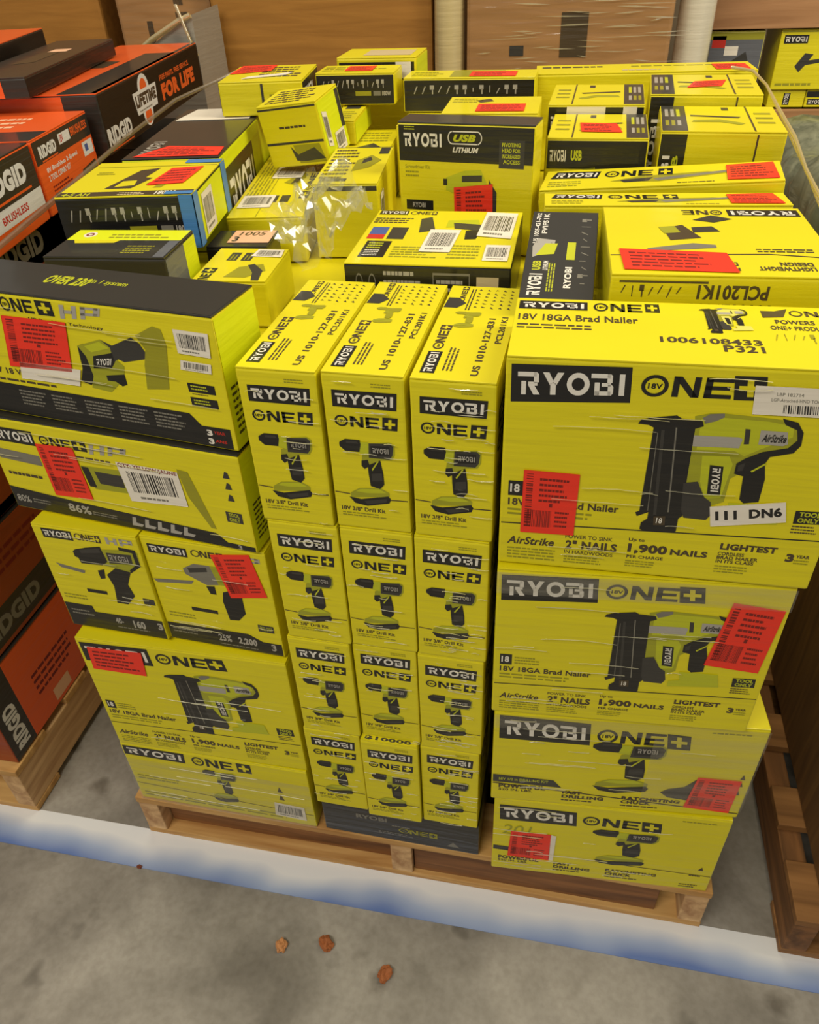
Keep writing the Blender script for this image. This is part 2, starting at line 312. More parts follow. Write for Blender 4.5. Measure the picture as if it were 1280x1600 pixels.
def nailer_art(detail=True):
    a = Art()
    a.logo([(0.018, 0.818), (0.357, 0.84), (0.35, 0.985), (0.016, 0.977)]); a.one([(0.38, 0.872), (0.628, 0.876), (0.628, 0.962), (0.38, 0.958)], plus=False)
    a.plus([(0.633, 0.875), (0.718, 0.878), (0.706, 0.973), (0.622, 0.971)]); a.pic(NAIL)
    a.word('RYOBI', [(0.622, 0.58), (0.631, 0.468), (0.654, 0.467), (0.645, 0.577)], 'ink_white', 8)
    a.text('AirStrike', .735, .708, .8, .743, 'ink_black', 8, .02, .3); a.text('18', .492, .29, .51, .318, 'ink_white', 8)
    a.rect(.024, .375, .07, .45, 'ink_black'); a.text('18', .03, .392, .06, .435, 'ink_white', 2, .02); a.greek(.08, .38, .18, .44, 3, seed=4)
    a.text('18V 18GA Brad Nailer', .025, .325, .374, .362, 'ink_brown', 1, .02); a.greek(.025, .27, .33, .315, 2, seed=5)
    a.line([(0, .228), (1, .262)], .006, 'ink_black')
    a.text('AirStrike', .028, .115, .184, .158, 'ink_brown', 1, .018, .25); a.greek(.03, .03, .2, .1, 4, seed=6)
    a.text('POWER TO SINK', .218, .17, .369, .19, 'ink_brown', 1, .01); a.text('2" NAILS', .221, .112, .387, .16, 'ink_brown', 1, .03); a.text('IN HARDWOODS', .219, .085, .377, .104, 'ink_brown', 1, .012); a.greek(.22, .03, .36, .075, 3, seed=7)
    a.text('Up to', .42, .178, .47, .2, 'ink_brown', 1, .012); a.text('1,900', .421, .115, .545, .17, 'ink_brown', 1, .035); a.text('NAILS', .555, .125, .67, .158, 'ink_brown', 1, .03); a.text('PER CHARGE', .422, .09, .537, .107, 'ink_brown', 1, .015); a.greek(.42, .04, .54, .08, 3, seed=8)
    a.text('LIGHTEST', .702, .178, .873, .212, 'ink_brown', 1, .035)
    for i, t in enumerate(('CORDLESS', 'BRAD NAILER', 'IN ITS CLASS')): a.text(t, .7, .148-i*.021, (.78, .825, .815)[i], .166-i*.021, 'ink_brown', 1, .02)
    a.greek(.7, .05, .82, .095, 3, seed=9); a.text('3', .903, .142, .928, .185, 'ink_brown', 1, .04); a.text('YEAR', .932, .165, .972, .182, 'ink_brown', 1, .025); a.greek(.93, .13, .98, .16, 2, seed=10)
    a.poly([(0.887, 0.404), (0.968, 0.407), (0.972, 0.345), (0.89, 0.34)], 'ink_black'); a.text('TOOL', .9, .377, .962, .4, 'ink_lime', 2, .03); a.text('ONLY', .9, .348, .962, .371, 'ink_lime', 2, .03); a.greek(.89, .29, .965, .335, 3, 'ink_brown', seed=11)
    return a
DRILL = [('ink_olive', [(0.225, 0.222), (0.233, 0.257), (0.35, 0.293), (0.625, 0.308), (0.742, 0.278), (0.738, 0.248)]), ('ink_lime', [(0.3, 0.268), (0.36, 0.286), (0.61, 0.298), (0.7, 0.275), (0.45, 0.262)]),
 ('ink_black', [(0.204, 0.226), (0.363, 0.216), (0.726, 0.254), (0.756, 0.234), (0.733, 0.205), (0.439, 0.171), (0.274, 0.184)]), ('ink_dark', [(0.40, 0.205), (0.44, 0.183), (0.70, 0.21), (0.70, 0.235)]),
 ('ink_olive', [(0.498, 0.596), (0.785, 0.616), (0.842, 0.599), (0.84, 0.538), (0.797, 0.501), (0.652, 0.494), (0.487, 0.455), (0.417, 0.483), (0.424, 0.518), (0.495, 0.535)]), ('ink_lime', [(0.407, 0.602), (0.515, 0.604), (0.499, 0.525), (0.394, 0.53)]),
 ('ink_black', [(0.156, 0.595), (0.227, 0.615), (0.41, 0.615), (0.418, 0.586), (0.395, 0.537), (0.21, 0.538), (0.157, 0.561), (0.145, 0.565), (0.145, 0.588)]), ('ink_dark', [(0.235, 0.603), (0.37, 0.605), (0.39, 0.59), (0.235, 0.588)]),
 ('ink_dark', [(0.523, 0.598), (0.784, 0.607), (0.828, 0.589), (0.813, 0.532), (0.772, 0.506), (0.51, 0.505)]), ('ink_black', [(0.545, 0.583), (0.78, 0.59), (0.78, 0.53), (0.54, 0.523)]),
 ('ink_black', [(0.412, 0.483), (0.493, 0.491), (0.513, 0.453), (0.442, 0.428), (0.406, 0.448)]), ('ink_black', [(0.487, 0.454), (0.652, 0.494), (0.679, 0.405), (0.682, 0.333), (0.624, 0.301), (0.504, 0.316), (0.49, 0.395)]),
 ('ink_lime', [(0.535, 0.43), (0.615, 0.487), (0.632, 0.485), (0.545, 0.42)]), ('ink_dark', [(0.53, 0.40), (0.66, 0.41), (0.665, 0.36), (0.525, 0.35)])]
UDRILL = remap(DRILL, .12, .17, .845, .617)
UNAIL = remap(NAIL, .389, .24, .845, .82)
def kit_front():
    a = Art(); a.logo([(0.112, 0.812), (0.892, 0.81), (0.906, 0.913), (0.117, 0.911)]); a.one([(.118, .694), (.68, .693), (.68, .762), (.118, .76)], plus=False); a.plus([(0.705, 0.689), (0.89, 0.689), (0.904, 0.768), (0.716, 0.767)])
    a.greek(.6, .935, .9, .965, 2, 'ink_mute', seed=3); a.line([(.0, .253), (.217, .246)], .007, 'ink_brown'); a.line([(.74, .228), (1, .231)], .007, 'ink_brown'); a.pic(DRILL)
    a.word('RYOBI', R_(.565, .54, .765, .572), 'ink_silver', 7); a.text('18V 3/8" Drill Kit', .085, .128, .67, .158, 'ink_brown', 1, .02); a.greek(.09, .085, .72, .12, 2, seed=4)
    return a
def kit_top():
    a = Art(); a.logo(R_(.05, .74, .25, .91)); a.one(R_(.28, .76, .52, .89), 'ink_brown'); a.greek(.08, .54, .36, .68, 3, 'ink_brown', seed=8)
    a.text('US 1010-127-831', .05, .24, .62, .33, 'ink_brown', 1, .02); a.text('PCL201K1', .36, .09, .64, .17, 'ink_brown', 1, .02)
    a.pic([('ink_olive' if m == 'ink_olive' else 'ink_mute', p) for m, p in UDRILL], [(.5, .8), (.5, .45), (.68, .45), (.68, .8)])
    a.poly([(.72, .98), (.72, .8), (.78, .7), (.84, .82), (.84, .96)], 'ink_dark'); a.one(R_(.8, .74, .98, .82), 'ink_brown', volt=False)
    r = random.Random(4)
    for i in range(6):
        for j in range(5): a.poly([(.72+i*.042+r.uniform(0, .02), .1+j*.11), (.735+i*.042, .09+j*.11+.06), (.75+i*.042, .1+j*.11+r.uniform(.02, .07))], 'ink_brown')
    a.greek(.7, .62, .98, .7, 2, 'ink_brown', seed=6)
    return a
def wide_front(kind):
    """wide box with the drill and its three claims"""
    a = Art()
    if kind == 'kit':
        a.logo([(0.022, 0.732), (0.368, 0.721), (0.361, 0.951), (0.02, 0.981)]); a.one(R_(.39, .765, .646, .9), plus=False); a.plus([(0.656, 0.745), (0.74, 0.743), (0.73, 0.892), (0.644, 0.903)])
        a.poly([(0, .22), (.285, .2), (.25, .285), (0, .31)], 'ink_dark'); a.text('18V 1/2 in DRILLING KIT', .03, .245, .23, .275, 'ink_lime', 2, .01)
        a.line([(.0, .205), (1, .055)], .012, 'ink_brown'); q = R_(.372, .19, .66, .77)
        a.poly([(0.673, 0.243), (0.7, .29), (.76, .33), (0.8, 0.43), (.9, .43), (.9, .17), (0.806, 0.164), (0.707, 0.188)], 'ink_dark')
        for y in (.3, .4, .48): a.poly([(.955, y-.02), (.975, y-.02), (.965, y+.04)], 'ink_brown')
        ys = (.115, .07, .06)
    else:
        a.logo([(0.028, 0.724), (0.366, 0.732), (0.359, 0.915), (0.024, 0.923)]); a.one(R_(.388, .767, .636, .88), plus=False); a.plus([(0.645, 0.755), (0.727, 0.757), (0.721, 0.881), (0.637, 0.885)])
        a.poly([(0, .29), (.1, .28), (.1, .34), (0, .35)], 'ink_dark'); a.line([(0, .305), (1, .224)], .008, 'ink_brown'); q = R_(.43, .24, .73, .73)
        a.poly([(.93, .3), (.955, .3), (.945, .35)], 'ink_brown'); a.greek(.9, .2, .96, .235, 1, 'ink_brown', seed=9); a.greek(.87, .03, .96, .09, 2, 'ink_brown', seed=19)
        a.text('201', .04, .53, .175, .66, 'ink_olive', 6, 0, .2)
        ys = (.12, .09, .075)
    a.pic(UDRILL, q, 2); a.word('RYOBI', a.q(q, R_(.62, .84, .88, .92)), 'ink_silver', 7)
    a.text('POWERFUL', .03, ys[0]+.035, .22, ys[0]+.085, 'ink_brown', 1, .04); a.text('520 IN. LBS.', .03, ys[0], .17, ys[0]+.028, 'ink_brown', 1, .02)
    a.text('FAST', .29, ys[1]+.06, .37, ys[1]+.1, 'ink_brown', 1, .04); a.text('DRILLING', .29, ys[1]+.01, .46, ys[1]+.05, 'ink_brown', 1, .04); a.greek(.29, ys[1]-.03, .45, ys[1], 1, 'ink_brown', seed=4)
    a.text('RATCHETING', .53, ys[2]+.06, .76, ys[2]+.1, 'ink_brown', 1, .04); a.text('CHUCK', .53, ys[2]+.01, .65, ys[2]+.05, 'ink_brown', 1, .04); a.greek(.53, ys[2]-.03, .7, ys[2], 1, 'ink_brown', seed=5)
    a.greek(.8, .93, .98, .96, 1, 'ink_mute', seed=7)
    return a
def hp_word(a, quad, l=1):
    H = [R_(0, 0, .12, 1), R_(.3, 0, .42, 1), R_(.1, .38, .32, .62)]; P = [R_(.52, 0, .64, 1), R_(.52, .8, .95, 1), R_(.52, .3, .95, .52), R_(.84, .3, 1, 1)]
    for p in H+P: a.poly(a.q(quad, p), 'ink_silver', l)
    return a
def iconbar(a, y0, y1, x0, x1, m='ink_silver', n=11, seed=1):
    """row of small tool silhouettes"""
    r = random.Random(seed)
    for i in range(n):
        x = x0+(x1-x0)*i/n; wd = (x1-x0)/n*.5; k = r.random(); y0_, y1_ = y0+(y1-y0)*r.uniform(0, .35), y1-(y1-y0)*r.uniform(0, .35)
        if k < .55: a.poly([(x, y0_), (x+wd*.22, y0_), (x+wd, y1_), (x+wd*.7, y1_)], m, 2)
        elif k < .8: a.rect(x+wd*.4, y0_, x+wd*.6, y1_, m, 2)
        else: a.rect(x, y0+(y1-y0)*.5, x+wd, y1, m, 2); a.rect(x+wd*.5, y0, x+wd*.8, y0+(y1-y0)*.6, m, 2)
    return a

# ------------------------------------------------------------------ setting
def concrete():
    m = bpy.data.materials.new('concrete'); m.use_nodes = True; nt = m.node_tree; N = nt.nodes; L = nt.links; b = N['Principled BSDF']; b.inputs['Roughness'].default_value = .62
    tc = N.new('ShaderNodeTexCoord')
    def noise(sc, det, lo, hi, p0, p1, dist=0):
        n = N.new('ShaderNodeTexNoise'); n.inputs['Scale'].default_value = sc; n.inputs['Detail'].default_value = det; n.inputs['Distortion'].default_value = dist; L.new(tc.outputs['Object'], n.inputs['Vector'])
        r = N.new('ShaderNodeValToRGB'); r.color_ramp.elements[0].position = p0; r.color_ramp.elements[1].position = p1; r.color_ramp.elements[0].color = lin(lo); r.color_ramp.elements[1].color = lin(hi); L.new(n.outputs['Fac'], r.inputs[0]); return n, r
    n1, r1 = noise(3.0, 9, (114, 109, 100), (168, 163, 153), .34, .66, .7)
    n2, r2 = noise(16, 8, (205, 203, 198), (255, 255, 255), .3, .55)
    n3, r3 = noise(6.5, 3, (130, 124, 114), (255, 255, 255), .26, .36)
    mx = N.new('ShaderNodeMixRGB'); mx.blend_type = 'MULTIPLY'; mx.inputs[0].default_value = .4; L.new(r1.outputs[0], mx.inputs[1]); L.new(r2.outputs[0], mx.inputs[2])
    m2 = N.new('ShaderNodeMixRGB'); m2.blend_type = 'MULTIPLY'; m2.inputs[0].default_value = .8; L.new(mx.outputs[0], m2.inputs[1]); L.new(r3.outputs[0], m2.inputs[2]); vo = N.new('ShaderNodeTexVoronoi'); vo.inputs['Scale'].default_value = 5.5; dn_ = N.new('ShaderNodeMixRGB'); dn_.inputs[0].default_value = .06; L.new(tc.outputs['Object'], dn_.inputs[1]); L.new(n2.outputs['Color'], dn_.inputs[2]); L.new(dn_.outputs[0], vo.inputs['Vector'])
    r4 = N.new('ShaderNodeValToRGB'); r4.color_ramp.elements[0].position = .06; r4.color_ramp.elements[1].position = .17; r4.color_ramp.elements[0].color = lin((150, 142, 130)); r4.color_ramp.elements[1].color = (1, 1, 1, 1); L.new(vo.outputs['Distance'], r4.inputs[0])
    n5, r5 = noise(70, 6, (206, 202, 196), (255, 255, 255), .36, .6)
    m4 = N.new('ShaderNodeMixRGB'); m4.blend_type = 'MULTIPLY'; m4.inputs[0].default_value = .7; L.new(m2.outputs[0], m4.inputs[1]); L.new(r4.outputs[0], m4.inputs[2])
    m5 = N.new('ShaderNodeMixRGB'); m5.blend_type = 'MULTIPLY'; m5.inputs[0].default_value = .3; L.new(m4.outputs[0], m5.inputs[1]); L.new(r5.outputs[0], m5.inputs[2])
    L.new(m5.outputs[0], b.inputs['Base Color'])
    bp = N.new('ShaderNodeBump'); bp.inputs['Strength'].default_value = .15; bp.inputs['Distance'].default_value = .003; L.new(n2.outputs['Fac'], bp.inputs['Height']); L.new(bp.outputs[0], b.inputs['Normal'])
    MATS['concrete'] = m
concrete()
def stripe_mat():
    """white floor stripe with a cloudy blue near edge"""
    m = bpy.data.materials.new('floor_paint'); m.use_nodes = True; nt = m.node_tree; N = nt.nodes; L = nt.links; b = N['Principled BSDF']; b.inputs['Roughness'].default_value = .4
    tc = N.new('ShaderNodeTexCoord'); sp_ = N.new('ShaderNodeSeparateXYZ'); L.new(tc.outputs['Object'], sp_.inputs[0])
    no = N.new('ShaderNodeTexNoise'); no.inputs['Scale'].default_value = 4.2; no.inputs['Detail'].default_value = 2; L.new(tc.outputs['Object'], no.inputs['Vector'])
    ma = N.new('ShaderNodeMath'); ma.operation = 'MULTIPLY_ADD'; L.new(no.outputs['Fac'], ma.inputs[0]); ma.inputs[1].default_value = .085; L.new(sp_.outputs['Y'], ma.inputs[2])
    mr = N.new('ShaderNodeMapRange'); mr.inputs[1].default_value = -.045; mr.inputs[2].default_value = .022; L.new(ma.outputs[0], mr.inputs[0])
    cr = N.new('ShaderNodeValToRGB'); cr.color_ramp.elements[0].color = lin((98, 124, 184)); cr.color_ramp.elements[1].color = lin((236, 238, 240)); e = cr.color_ramp.elements.new(.5); e.color = lin((168, 184, 214))
    L.new(mr.outputs[0], cr.inputs[0]); L.new(cr.outputs[0], b.inputs['Base Color']); MATS['floor_paint'] = m
stripe_mat()
m = MB(); m.box((.5, 1.5, -.05), (9, 9, .1), 'concrete', 0); tag(m.build('floor'), 'grey stained concrete warehouse floor', kind='structure')
m = MB(); m.box((.5, -.0375, .0008), (5, .089, .0016), 'floor_paint', 0); o = m.build('trim_1'); o['kind'] = 'structure'
flat('wall_paint', (120, 104, 80), .8, .05)
m = MB(); m.box((.5, 5.1, 2), (9, .1, 4), 'wall_paint', 0); o = m.build('wall_back'); o['kind'] = 'structure'

# ------------------------------------------------------------------ pallets
def pallet(label, loc, W, D, H, rz=0, top='pallet_wood', side='pallet_wood_side', planks=True, nb=7):
    t = thing('wooden_pallet', label, 'pallet', loc, (0, 0, rz)); r = random.Random(int(abs(loc[0])*100)+3)
    b = .018
    for i in range(nb):
        bw = .118 if i in (0, nb-1) else .092; y = bw/2+(D-bw)*i/(nb-1)
        m = MB(); m.box((0, 0, 0), (W, bw, .019), top, .002); o = m.build('deck_board', t); o.location = (W/2, y, H-.0095+r.uniform(-.0005, 0))
    for x in (.024, W/2-.01, W-.024):
        m = MB(); m.box((0, 0, 0), (.045, D-.004, H-.019-b), side, .003); o = m.build('stringer', t); o.location = (x, D/2, b+(H-.019-b)/2)
    for y in (.05, D/2, D-.05):
        m = MB(); m.box((0, 0, 0), (W, .095, b), top, .002); o = m.build('bottom_board', t); o.location = (W/2, y, b/2)
    if planks:
        for x0, x1, y, mat in ((.05, W/2-.035, .05, 'old_wood'), (W/2+.015, W-.09, .032, 'old_wood')):
            m = MB(); m.box((0, 0, 0), (x1-x0, .04, .088), mat, .003); o = m.build('cross_plank', t); o.location = ((x0+x1)/2, y, b+.045)
    return t
pallet('pale wooden pallet carrying the big stack of yellow tool boxes', (0, 0, 0.002), 1.2, 1.30, .1405)
pallet('wooden pallet carrying the orange tool boxes', (-1.385, 0.0, .002), 1.1, 1.75, .158, planks=False, nb=9)
pallet('brown wooden pallet carrying the tall cardboard carton', (1.345, -.022, .002), 1.1, 1.25, .14, top='brown_wood', side='brown_wood_side', planks=False)

# ------------------------------------------------------------------ drill kit boxes, four rows of three
kd = (.1045, .287, .2385)
def gen_side():
    a = Art(); a.logo(R_(.1, .68, .7, .8)); a.one(R_(.1, .52, .7, .63)); a.greek(.1, .1, .9, .45, 9, seed=2); return a
kit0 = carton('drill_kit_box', 'kit', 'drill box', (0, 0, 0), 0, kd, arts={'front': kit_front(), 'topL': kit_top(), 'right': gen_side(), 'left': gen_side()})
ROWS = [(.9675, ((.489, .138, -1.6), (.598, .139, -1.6), (.7085, .136, -1.6)), 'top row'), (.728, ((.4925, .138, -1.6), (.5985, .138, -1.4), (.705, .135, -1.3)), 'second row'),
        (.4885, ((.487, .138, -1.1), (.594, .142, -.9), (.7005, .136, -.7)), 'third row'), (.249, ((.482, .140, -.6), (.589, .131, -.2), (.6965, .138, -.4)), 'bottom row')]
first = True
for z, cols, rn in ROWS:
    for (x, y, rz), cn in zip(cols, ('left', 'middle', 'right')):
        t = kit0 if first else copy_tree(kit0); first = False
        t.location = (x, y, z); t.rotation_euler = (0, 0, math.radians(rz)); t['group'] = 'narrow drill kit boxes stacked in the middle of the front'
        t['label'] = f'narrow yellow drill kit box, {cn} of three in the {rn}, middle stack'
        if z < .3 and cn == 'middle':
            a = Art().fill('sticker_white')
            k = Art(); k.fill('card_yellow'); k.text('$10000', .06, .15, .9, .85, 'ink_dark', 2, .03)
            sticker(t, kd, 'top', R_(.02, .004, .98, .045), k, 'yellow price strip with dark digits', 'price_label')
a = Art().fill('charcoal_card')
a.text('RYOBI', .22, .62, .42, .76, 'ink_gray', 2, .03); a.greek(.45, .5, .6, .58, 1, 'ink_gray', seed=3); a.one(R_(.5, .34, .74, .5), 'ink_mute', 'charcoal_card', 1); a.greek(.36, .2, .6, .3, 2, 'ink_gray', seed=4); a.poly([(.8, .14), (.84, .3), (.88, .14)], 'ink_gray', 1)
carton('tool_set_box', 'flat black tool set box on the pallet under the middle stack', 'tool box', (.594, .146, .143), -.7, (.318, .29, .104), 'charcoal_card', {'front': a})

# ------------------------------------------------------------------ right stack
na = nailer_art()
ta = Art(); ta.logo(R_(.012, .79, .225, .94)); ta.one(R_(.243, .79, .393, .935), plus=False); ta.plus(R_(.4, .8, .443, .95)); ta.text('18V 18GA Brad Nailer', .015, .59, .374, .7, 'ink_brown', 1, .015); ta.greek(.015, .44, .3, .54, 2, 'ink_brown', seed=3)
ta.pic([({'ink_olive': 'ink_mute', 'ink_lime': 'card_pale'}.get(m_, m_), p) for m_, p in UNAIL], R_(.56, .48, .7, .92), 2); ta.text('1006108433', .43, .31, .71, .4, 'ink_brown', 1, .02); ta.text('P321', .6, .2, .71, .3, 'ink_brown', 1, .02)
ta.one(R_(.82, .82, .95, .92), 'ink_brown', plus=False, volt=False); ta.poly([(.74, .78), (.8, .8), (.82, .95), (.78, .9), (.74, .9)], 'ink_brown'); ta.text('POWERS', .77, .68, .88, .75, 'ink_brown', 1, .02); ta.text('ONE+ PRODUCTS', .75, .58, .93, .65, 'ink_brown', 1, .015)
iconbar(ta, .38, .52, .75, .97, 'ink_mute', 9, 3)
dn = Art().fill('sticker_white'); dn.text('111', .07, .28, .36, .74, 'ink_black', 1, .035); dn.text('DN6', .52, .28, .95, .76, 'ink_black', 1, .035)
wl = Art().fill('sticker_white'); wl.text('LBP 182714', .28, .68, .62, .8, 'ink_gray', 1, .01); wl.text('LGP-Attached-HND TOOLS', .22, .48, .9, .6, 'ink_gray', 1, .01); wl.bars(R_(.38, .08, .98, .38), 'ink_black', 1, n=30)
carton('brad_nailer_box', 'large yellow brad nailer box topping the right stack, with white number strip', 'tool box', (.961, .07, .9405), .8, (.392, .164, .305), arts={'front': na, 'top': ta},
       stickers=[('front', [(.07, .185), (.243, .188), (.242, .5), (.07, .505)], 'red', RED), ('front', [(.656, .294), (.869, .344), (.851, .439), (.64, .391)], dn, 'white number strip'), ('front', [(.69, .817), (.901, .817), (.883, .931), (.68, .931)], wl, 'white address label')])
carton('brad_nailer_box', 'yellow brad nailer box second from the top of the right stack', 'tool box', (.954, .067, .6365), 3.3, (.384, .164, .301), arts={'front': na, 'top': ta}, stickers=[('front', [(.77, .48), (.965, .45), (.985, .86), (.81, .89)], 'red', RED)])
carton('drill_set_box', 'wide yellow drill set box third from the top of the right stack', 'tool box', (.975, .0735, .391), 4.6, (.42, .164, .243), arts={'front': wide_front('kit')}, stickers=[('front', [(.778, .09), (.958, .06), (.965, .443), (.8, .45)], 'red', RED)])
carton('drill_set_box', 'yellow drill set box at the bottom of the right stack, 201 scribbled on it', 'tool box', (.978, .0735, .143), 3.2, (.408, .164, .245), arts={'front': wide_front('hand')}, stickers=[('front', [(.262, .211), (.285, .213), (.285, .565), (.262, .573)], 'plain', 'white sticker edge'), ('front', [(.073, .216), (.266, .207), (.261, .575), (.082, .57)], 'red', RED)])

# ------------------------------------------------------------------ left stack
carton('brad_nailer_box', 'yellow brad nailer box in the left stack, red sticker over its printed name', 'tool box', (.219, .085, .341), .2, (.394, .164, .306), arts={'front': na, 'top': ta}, stickers=[('front', [(.039, .745), (.304, .738), (.317, .94), (.05, .935)], 'redflat', RED)])
a = Art(); a.logo([(.008, .82), (.345, .815), (.35, .985), (.012, .975)]); a.one(R_(.386, .82, .61, .965), plus=False); a.plus(R_(.63, .82, .705, .975)); a.pic(UDRILL, R_(.42, .19, .61, .77), 2); a.line([(0, .3), (1, .22)], .01, 'ink_brown'); a.greek(.03, .38, .3, .48, 2, seed=5); a.greek(.03, .06, .9, .16, 2, seed=6)
for y in (.42, .56): a.poly([(.82, y), (.85, y), (.835, y+.1)], 'ink_brown')
carton('drill_set_box', 'yellow drill set box at the bottom of the left stack, lying on the pallet', 'tool box', (.217, .085, .143), -.4, (.396, .164, .195), arts={'front': a}, stickers=[('front', [(.78, .12), (.95, .1), (.95, .34), (.79, .36)], 'bar', BAR)])
def impact_art(kind):
    a = Art()
    if kind == 'a':
        a.logo(R_(.09, .9, .38, .985)); a.one(R_(.41, .915, .65, .975), 'ink_brown', volt=False); hp_word(a, R_(.7, .915, .95, .975))
        S = [('ink_olive', [(.6, .85), (.86, .88), (.97, .87), (.96, .74), (.84, .67), (.6, .7)]), ('ink_black', [(.33, .8), (.36, .82), (.47, .85), (.62, .88), (.645, .74), (.58, .7), (.37, .69), (.36, .74), (.33, .75)]), ('ink_dark', [(.4, .82), (.6, .86), (.61, .82), (.41, .79)]), ('ink_dark', [(.66, .83), (.9, .84), (.89, .75), (.66, .73)]), ('ink_black', [(.80, .9), (.955, .89), (.96, .74), (.84, .66), (.84, .69), (.92, .75), (.92, .86), (.8, .87)]),
             ('ink_black', [(.59, .61), (.7, .69), (.84, .67), (.77, .54), (.8, .43), (.7, .33), (.59, .33), (.62, .5)]), ('ink_black', [(.51, .64), (.58, .66), (.56, .57), (.51, .56)])]
        a.pic(S); a.word('RYOBI', R_(.68, .765, .86, .815), 'ink_silver', 7)
        a.poly([(.1, .66), (.38, .62), (.36, .59), (.14, .62)], 'ink_gray'); a.poly(R_(.32, .4, .52, .435), 'ink_black'); a.greek(.05, .3, .35, .36, 2, seed=3)
        a.poly([(0, 0), (1, 0), (1, .2), (.31, .19), (.3, .25), (0, .25)], 'ink_black'); a.greek(.06, .13, .3, .2, 2, 'ink_gray', 2, 4); a.text('40-', .5, .1, .58, .16, 'ink_silver', 2, .02); a.text('160', .68, .08, .8, .16, 'ink_silver', 2, .03); a.greek(.5, .05, .85, .075, 1, 'ink_gray', 2, 6); a.text('3', .93, .1, .98, .17, 'ink_silver', 2, .03)
        a.poly(R_(.87, .36, .98, .42), 'ink_dark')
    else:
        a.logo(R_(.05, .87, .37, .95)); a.one(R_(.41, .89, .66, .95), 'ink_brown', volt=False); hp_word(a, R_(.7, .89, .95, .95))
        S = [('ink_gray', [(.3, .76), (.4, .82), (.53, .82), (.6, .79), (.62, .73), (.57, .65), (.47, .63), (.31, .71)]), ('ink_olive', [(.53, .82), (.85, .83), (.88, .72), (.75, .66), (.57, .65)]), ('ink_dark', [(.6, .79), (.82, .8), (.83, .73), (.62, .7)]), ('ink_dark', [(.34, .77), (.5, .8), (.5, .76), (.35, .73)]),
             ('ink_black', [(.59, .585), (.68, .62), (.76, .64), (.74, .54), (.74, .4), (.67, .32), (.59, .31), (.57, .49)]), ('ink_black', [(.46, .62), (.53, .63), (.53, .55), (.48, .55)])]
        a.pic(S); a.poly([(0, .615), (.366, .655), (.338, .62), (.042, .586)], 'ink_gray'); a.poly(R_(.277, .35, .5, .385), 'ink_black'); a.greek(.06, .25, .35, .31, 2, seed=3)
        a.poly([(0, 0), (1, 0), (1, .13), (.835, .13), (.72, .19), (0, .18)], 'ink_black'); a.greek(.05, .08, .3, .14, 2, 'ink_gray', 2, 5); a.text('25%', .45, .07, .56, .14, 'ink_silver', 2, .02); a.text('2,200', .62, .06, .78, .14, 'ink_silver', 2, .03); a.greek(.45, .03, .8, .05, 1, 'ink_gray', 2, 6); a.text('3', .9, .05, .94, .12, 'ink_silver', 2, .02)
        a.poly(R_(.82, .24, .95, .31), 'ink_dark'); a.text('TOOL ONLY', .835, .255, .935, .295, 'ink_lime', 2, .01)
    return a
carton('impact_tool_box', 'yellow impact wrench box at the outer end of the left stack', 'tool box', (.111, .173, .653), -2.6, (.190, .30, .232), arts={'front': impact_art('a')})
carton('impact_tool_box', 'yellow impact driver box in the left stack with a tilted red sticker', 'tool box', (.3155, .169, .653), -3.2, (.2135, .30, .232), arts={'front': impact_art('b')}, stickers=[('front', [(.65, .54), (.955, .598), (.876, .97), (.563, .922)], 'red', RED)])
a = Art(); a.logo(R_(.04, .765, .205, .915)); a.one(R_(.229, .795, .36, .89), plus=False); a.plus(R_(.365, .795, .42, .9)); hp_word(a, [(.425, .78), (.571, .81), (.582, .895), (.436, .885)])
a.greek(.3, .71, .56, .75, 1, 'ink_brown', seed=3); a.poly([(.02, .68), (.2, .66), (.2, .55), (.02, .57)], 'ink_gray'); a.greek(.03, .38, .22, .45, 1, 'ink_brown', seed=4)
a.pic([('ink_olive', [(.37, .64), (.55, .66), (.56, .42), (.4, .4)]), ('ink_black', [(.37, .63), (.4, .63), (.41, .42), (.38, .42)]), ('ink_dark', [(.42, .6), (.53, .6), (.53, .47), (.43, .47)]), ('ink_mute', [(.76, .78), (.8, .77), (.86, .2), (.84, .2), (.78, .5)])])
a.poly([(0, 0), (1, 0), (1, .065), (.892, .068), (.853, .152), (.274, .205), (0, .25)], 'ink_black'); a.text('80%', .02, .08, .08, .16, 'ink_silver', 2, .01); a.greek(.09, .09, .18, .15, 2, 'ink_gray', 2, 5); a.text('86%', .247, .075, .343, .17, 'ink_silver', 2, .02); a.greek(.35, .08, .46, .13, 2, 'ink_gray', 2, 6)
for i in range(5): a.poly([(.51+i*.052, .05), (.55+i*.052, .05), (.56+i*.052, .08), (.53+i*.052, .09), (.535+i*.052, .15), (.52+i*.052, .15)], 'ink_silver', 2)
for y, k in ((.77, .05), (.66, .05), (.54, .05)): a.poly([(.93, y), (.955, y), (.95, y+.06), (.94, y+.07)], 'ink_dark')
a.poly(R_(.91, .31, .97, .42), 'ink_dark'); a.text('TOOL', .92, .37, .96, .41, 'ink_lime', 2, .02); a.text('ONLY', .92, .32, .96, .36, 'ink_lime', 2, .02); a.text('3', .93, .01, .945, .06, 'ink_silver', 2, .02)
ya = Art(); ya.fill('card_lime'); ya.greek(.1, .1, .9, .5, 8, 'ink_dark', seed=5)
yb = Art().fill('sticker_white'); yb.text('QTY: YELLOW/JAUNE', .02, .86, .98, .99, 'sticker_ink', 1, .02); yb.bars(R_(.12, .25, .9, .8), 'ink_black', 1); yb.greek(.2, .05, .85, .18, 1, 'ink_gray', 1)
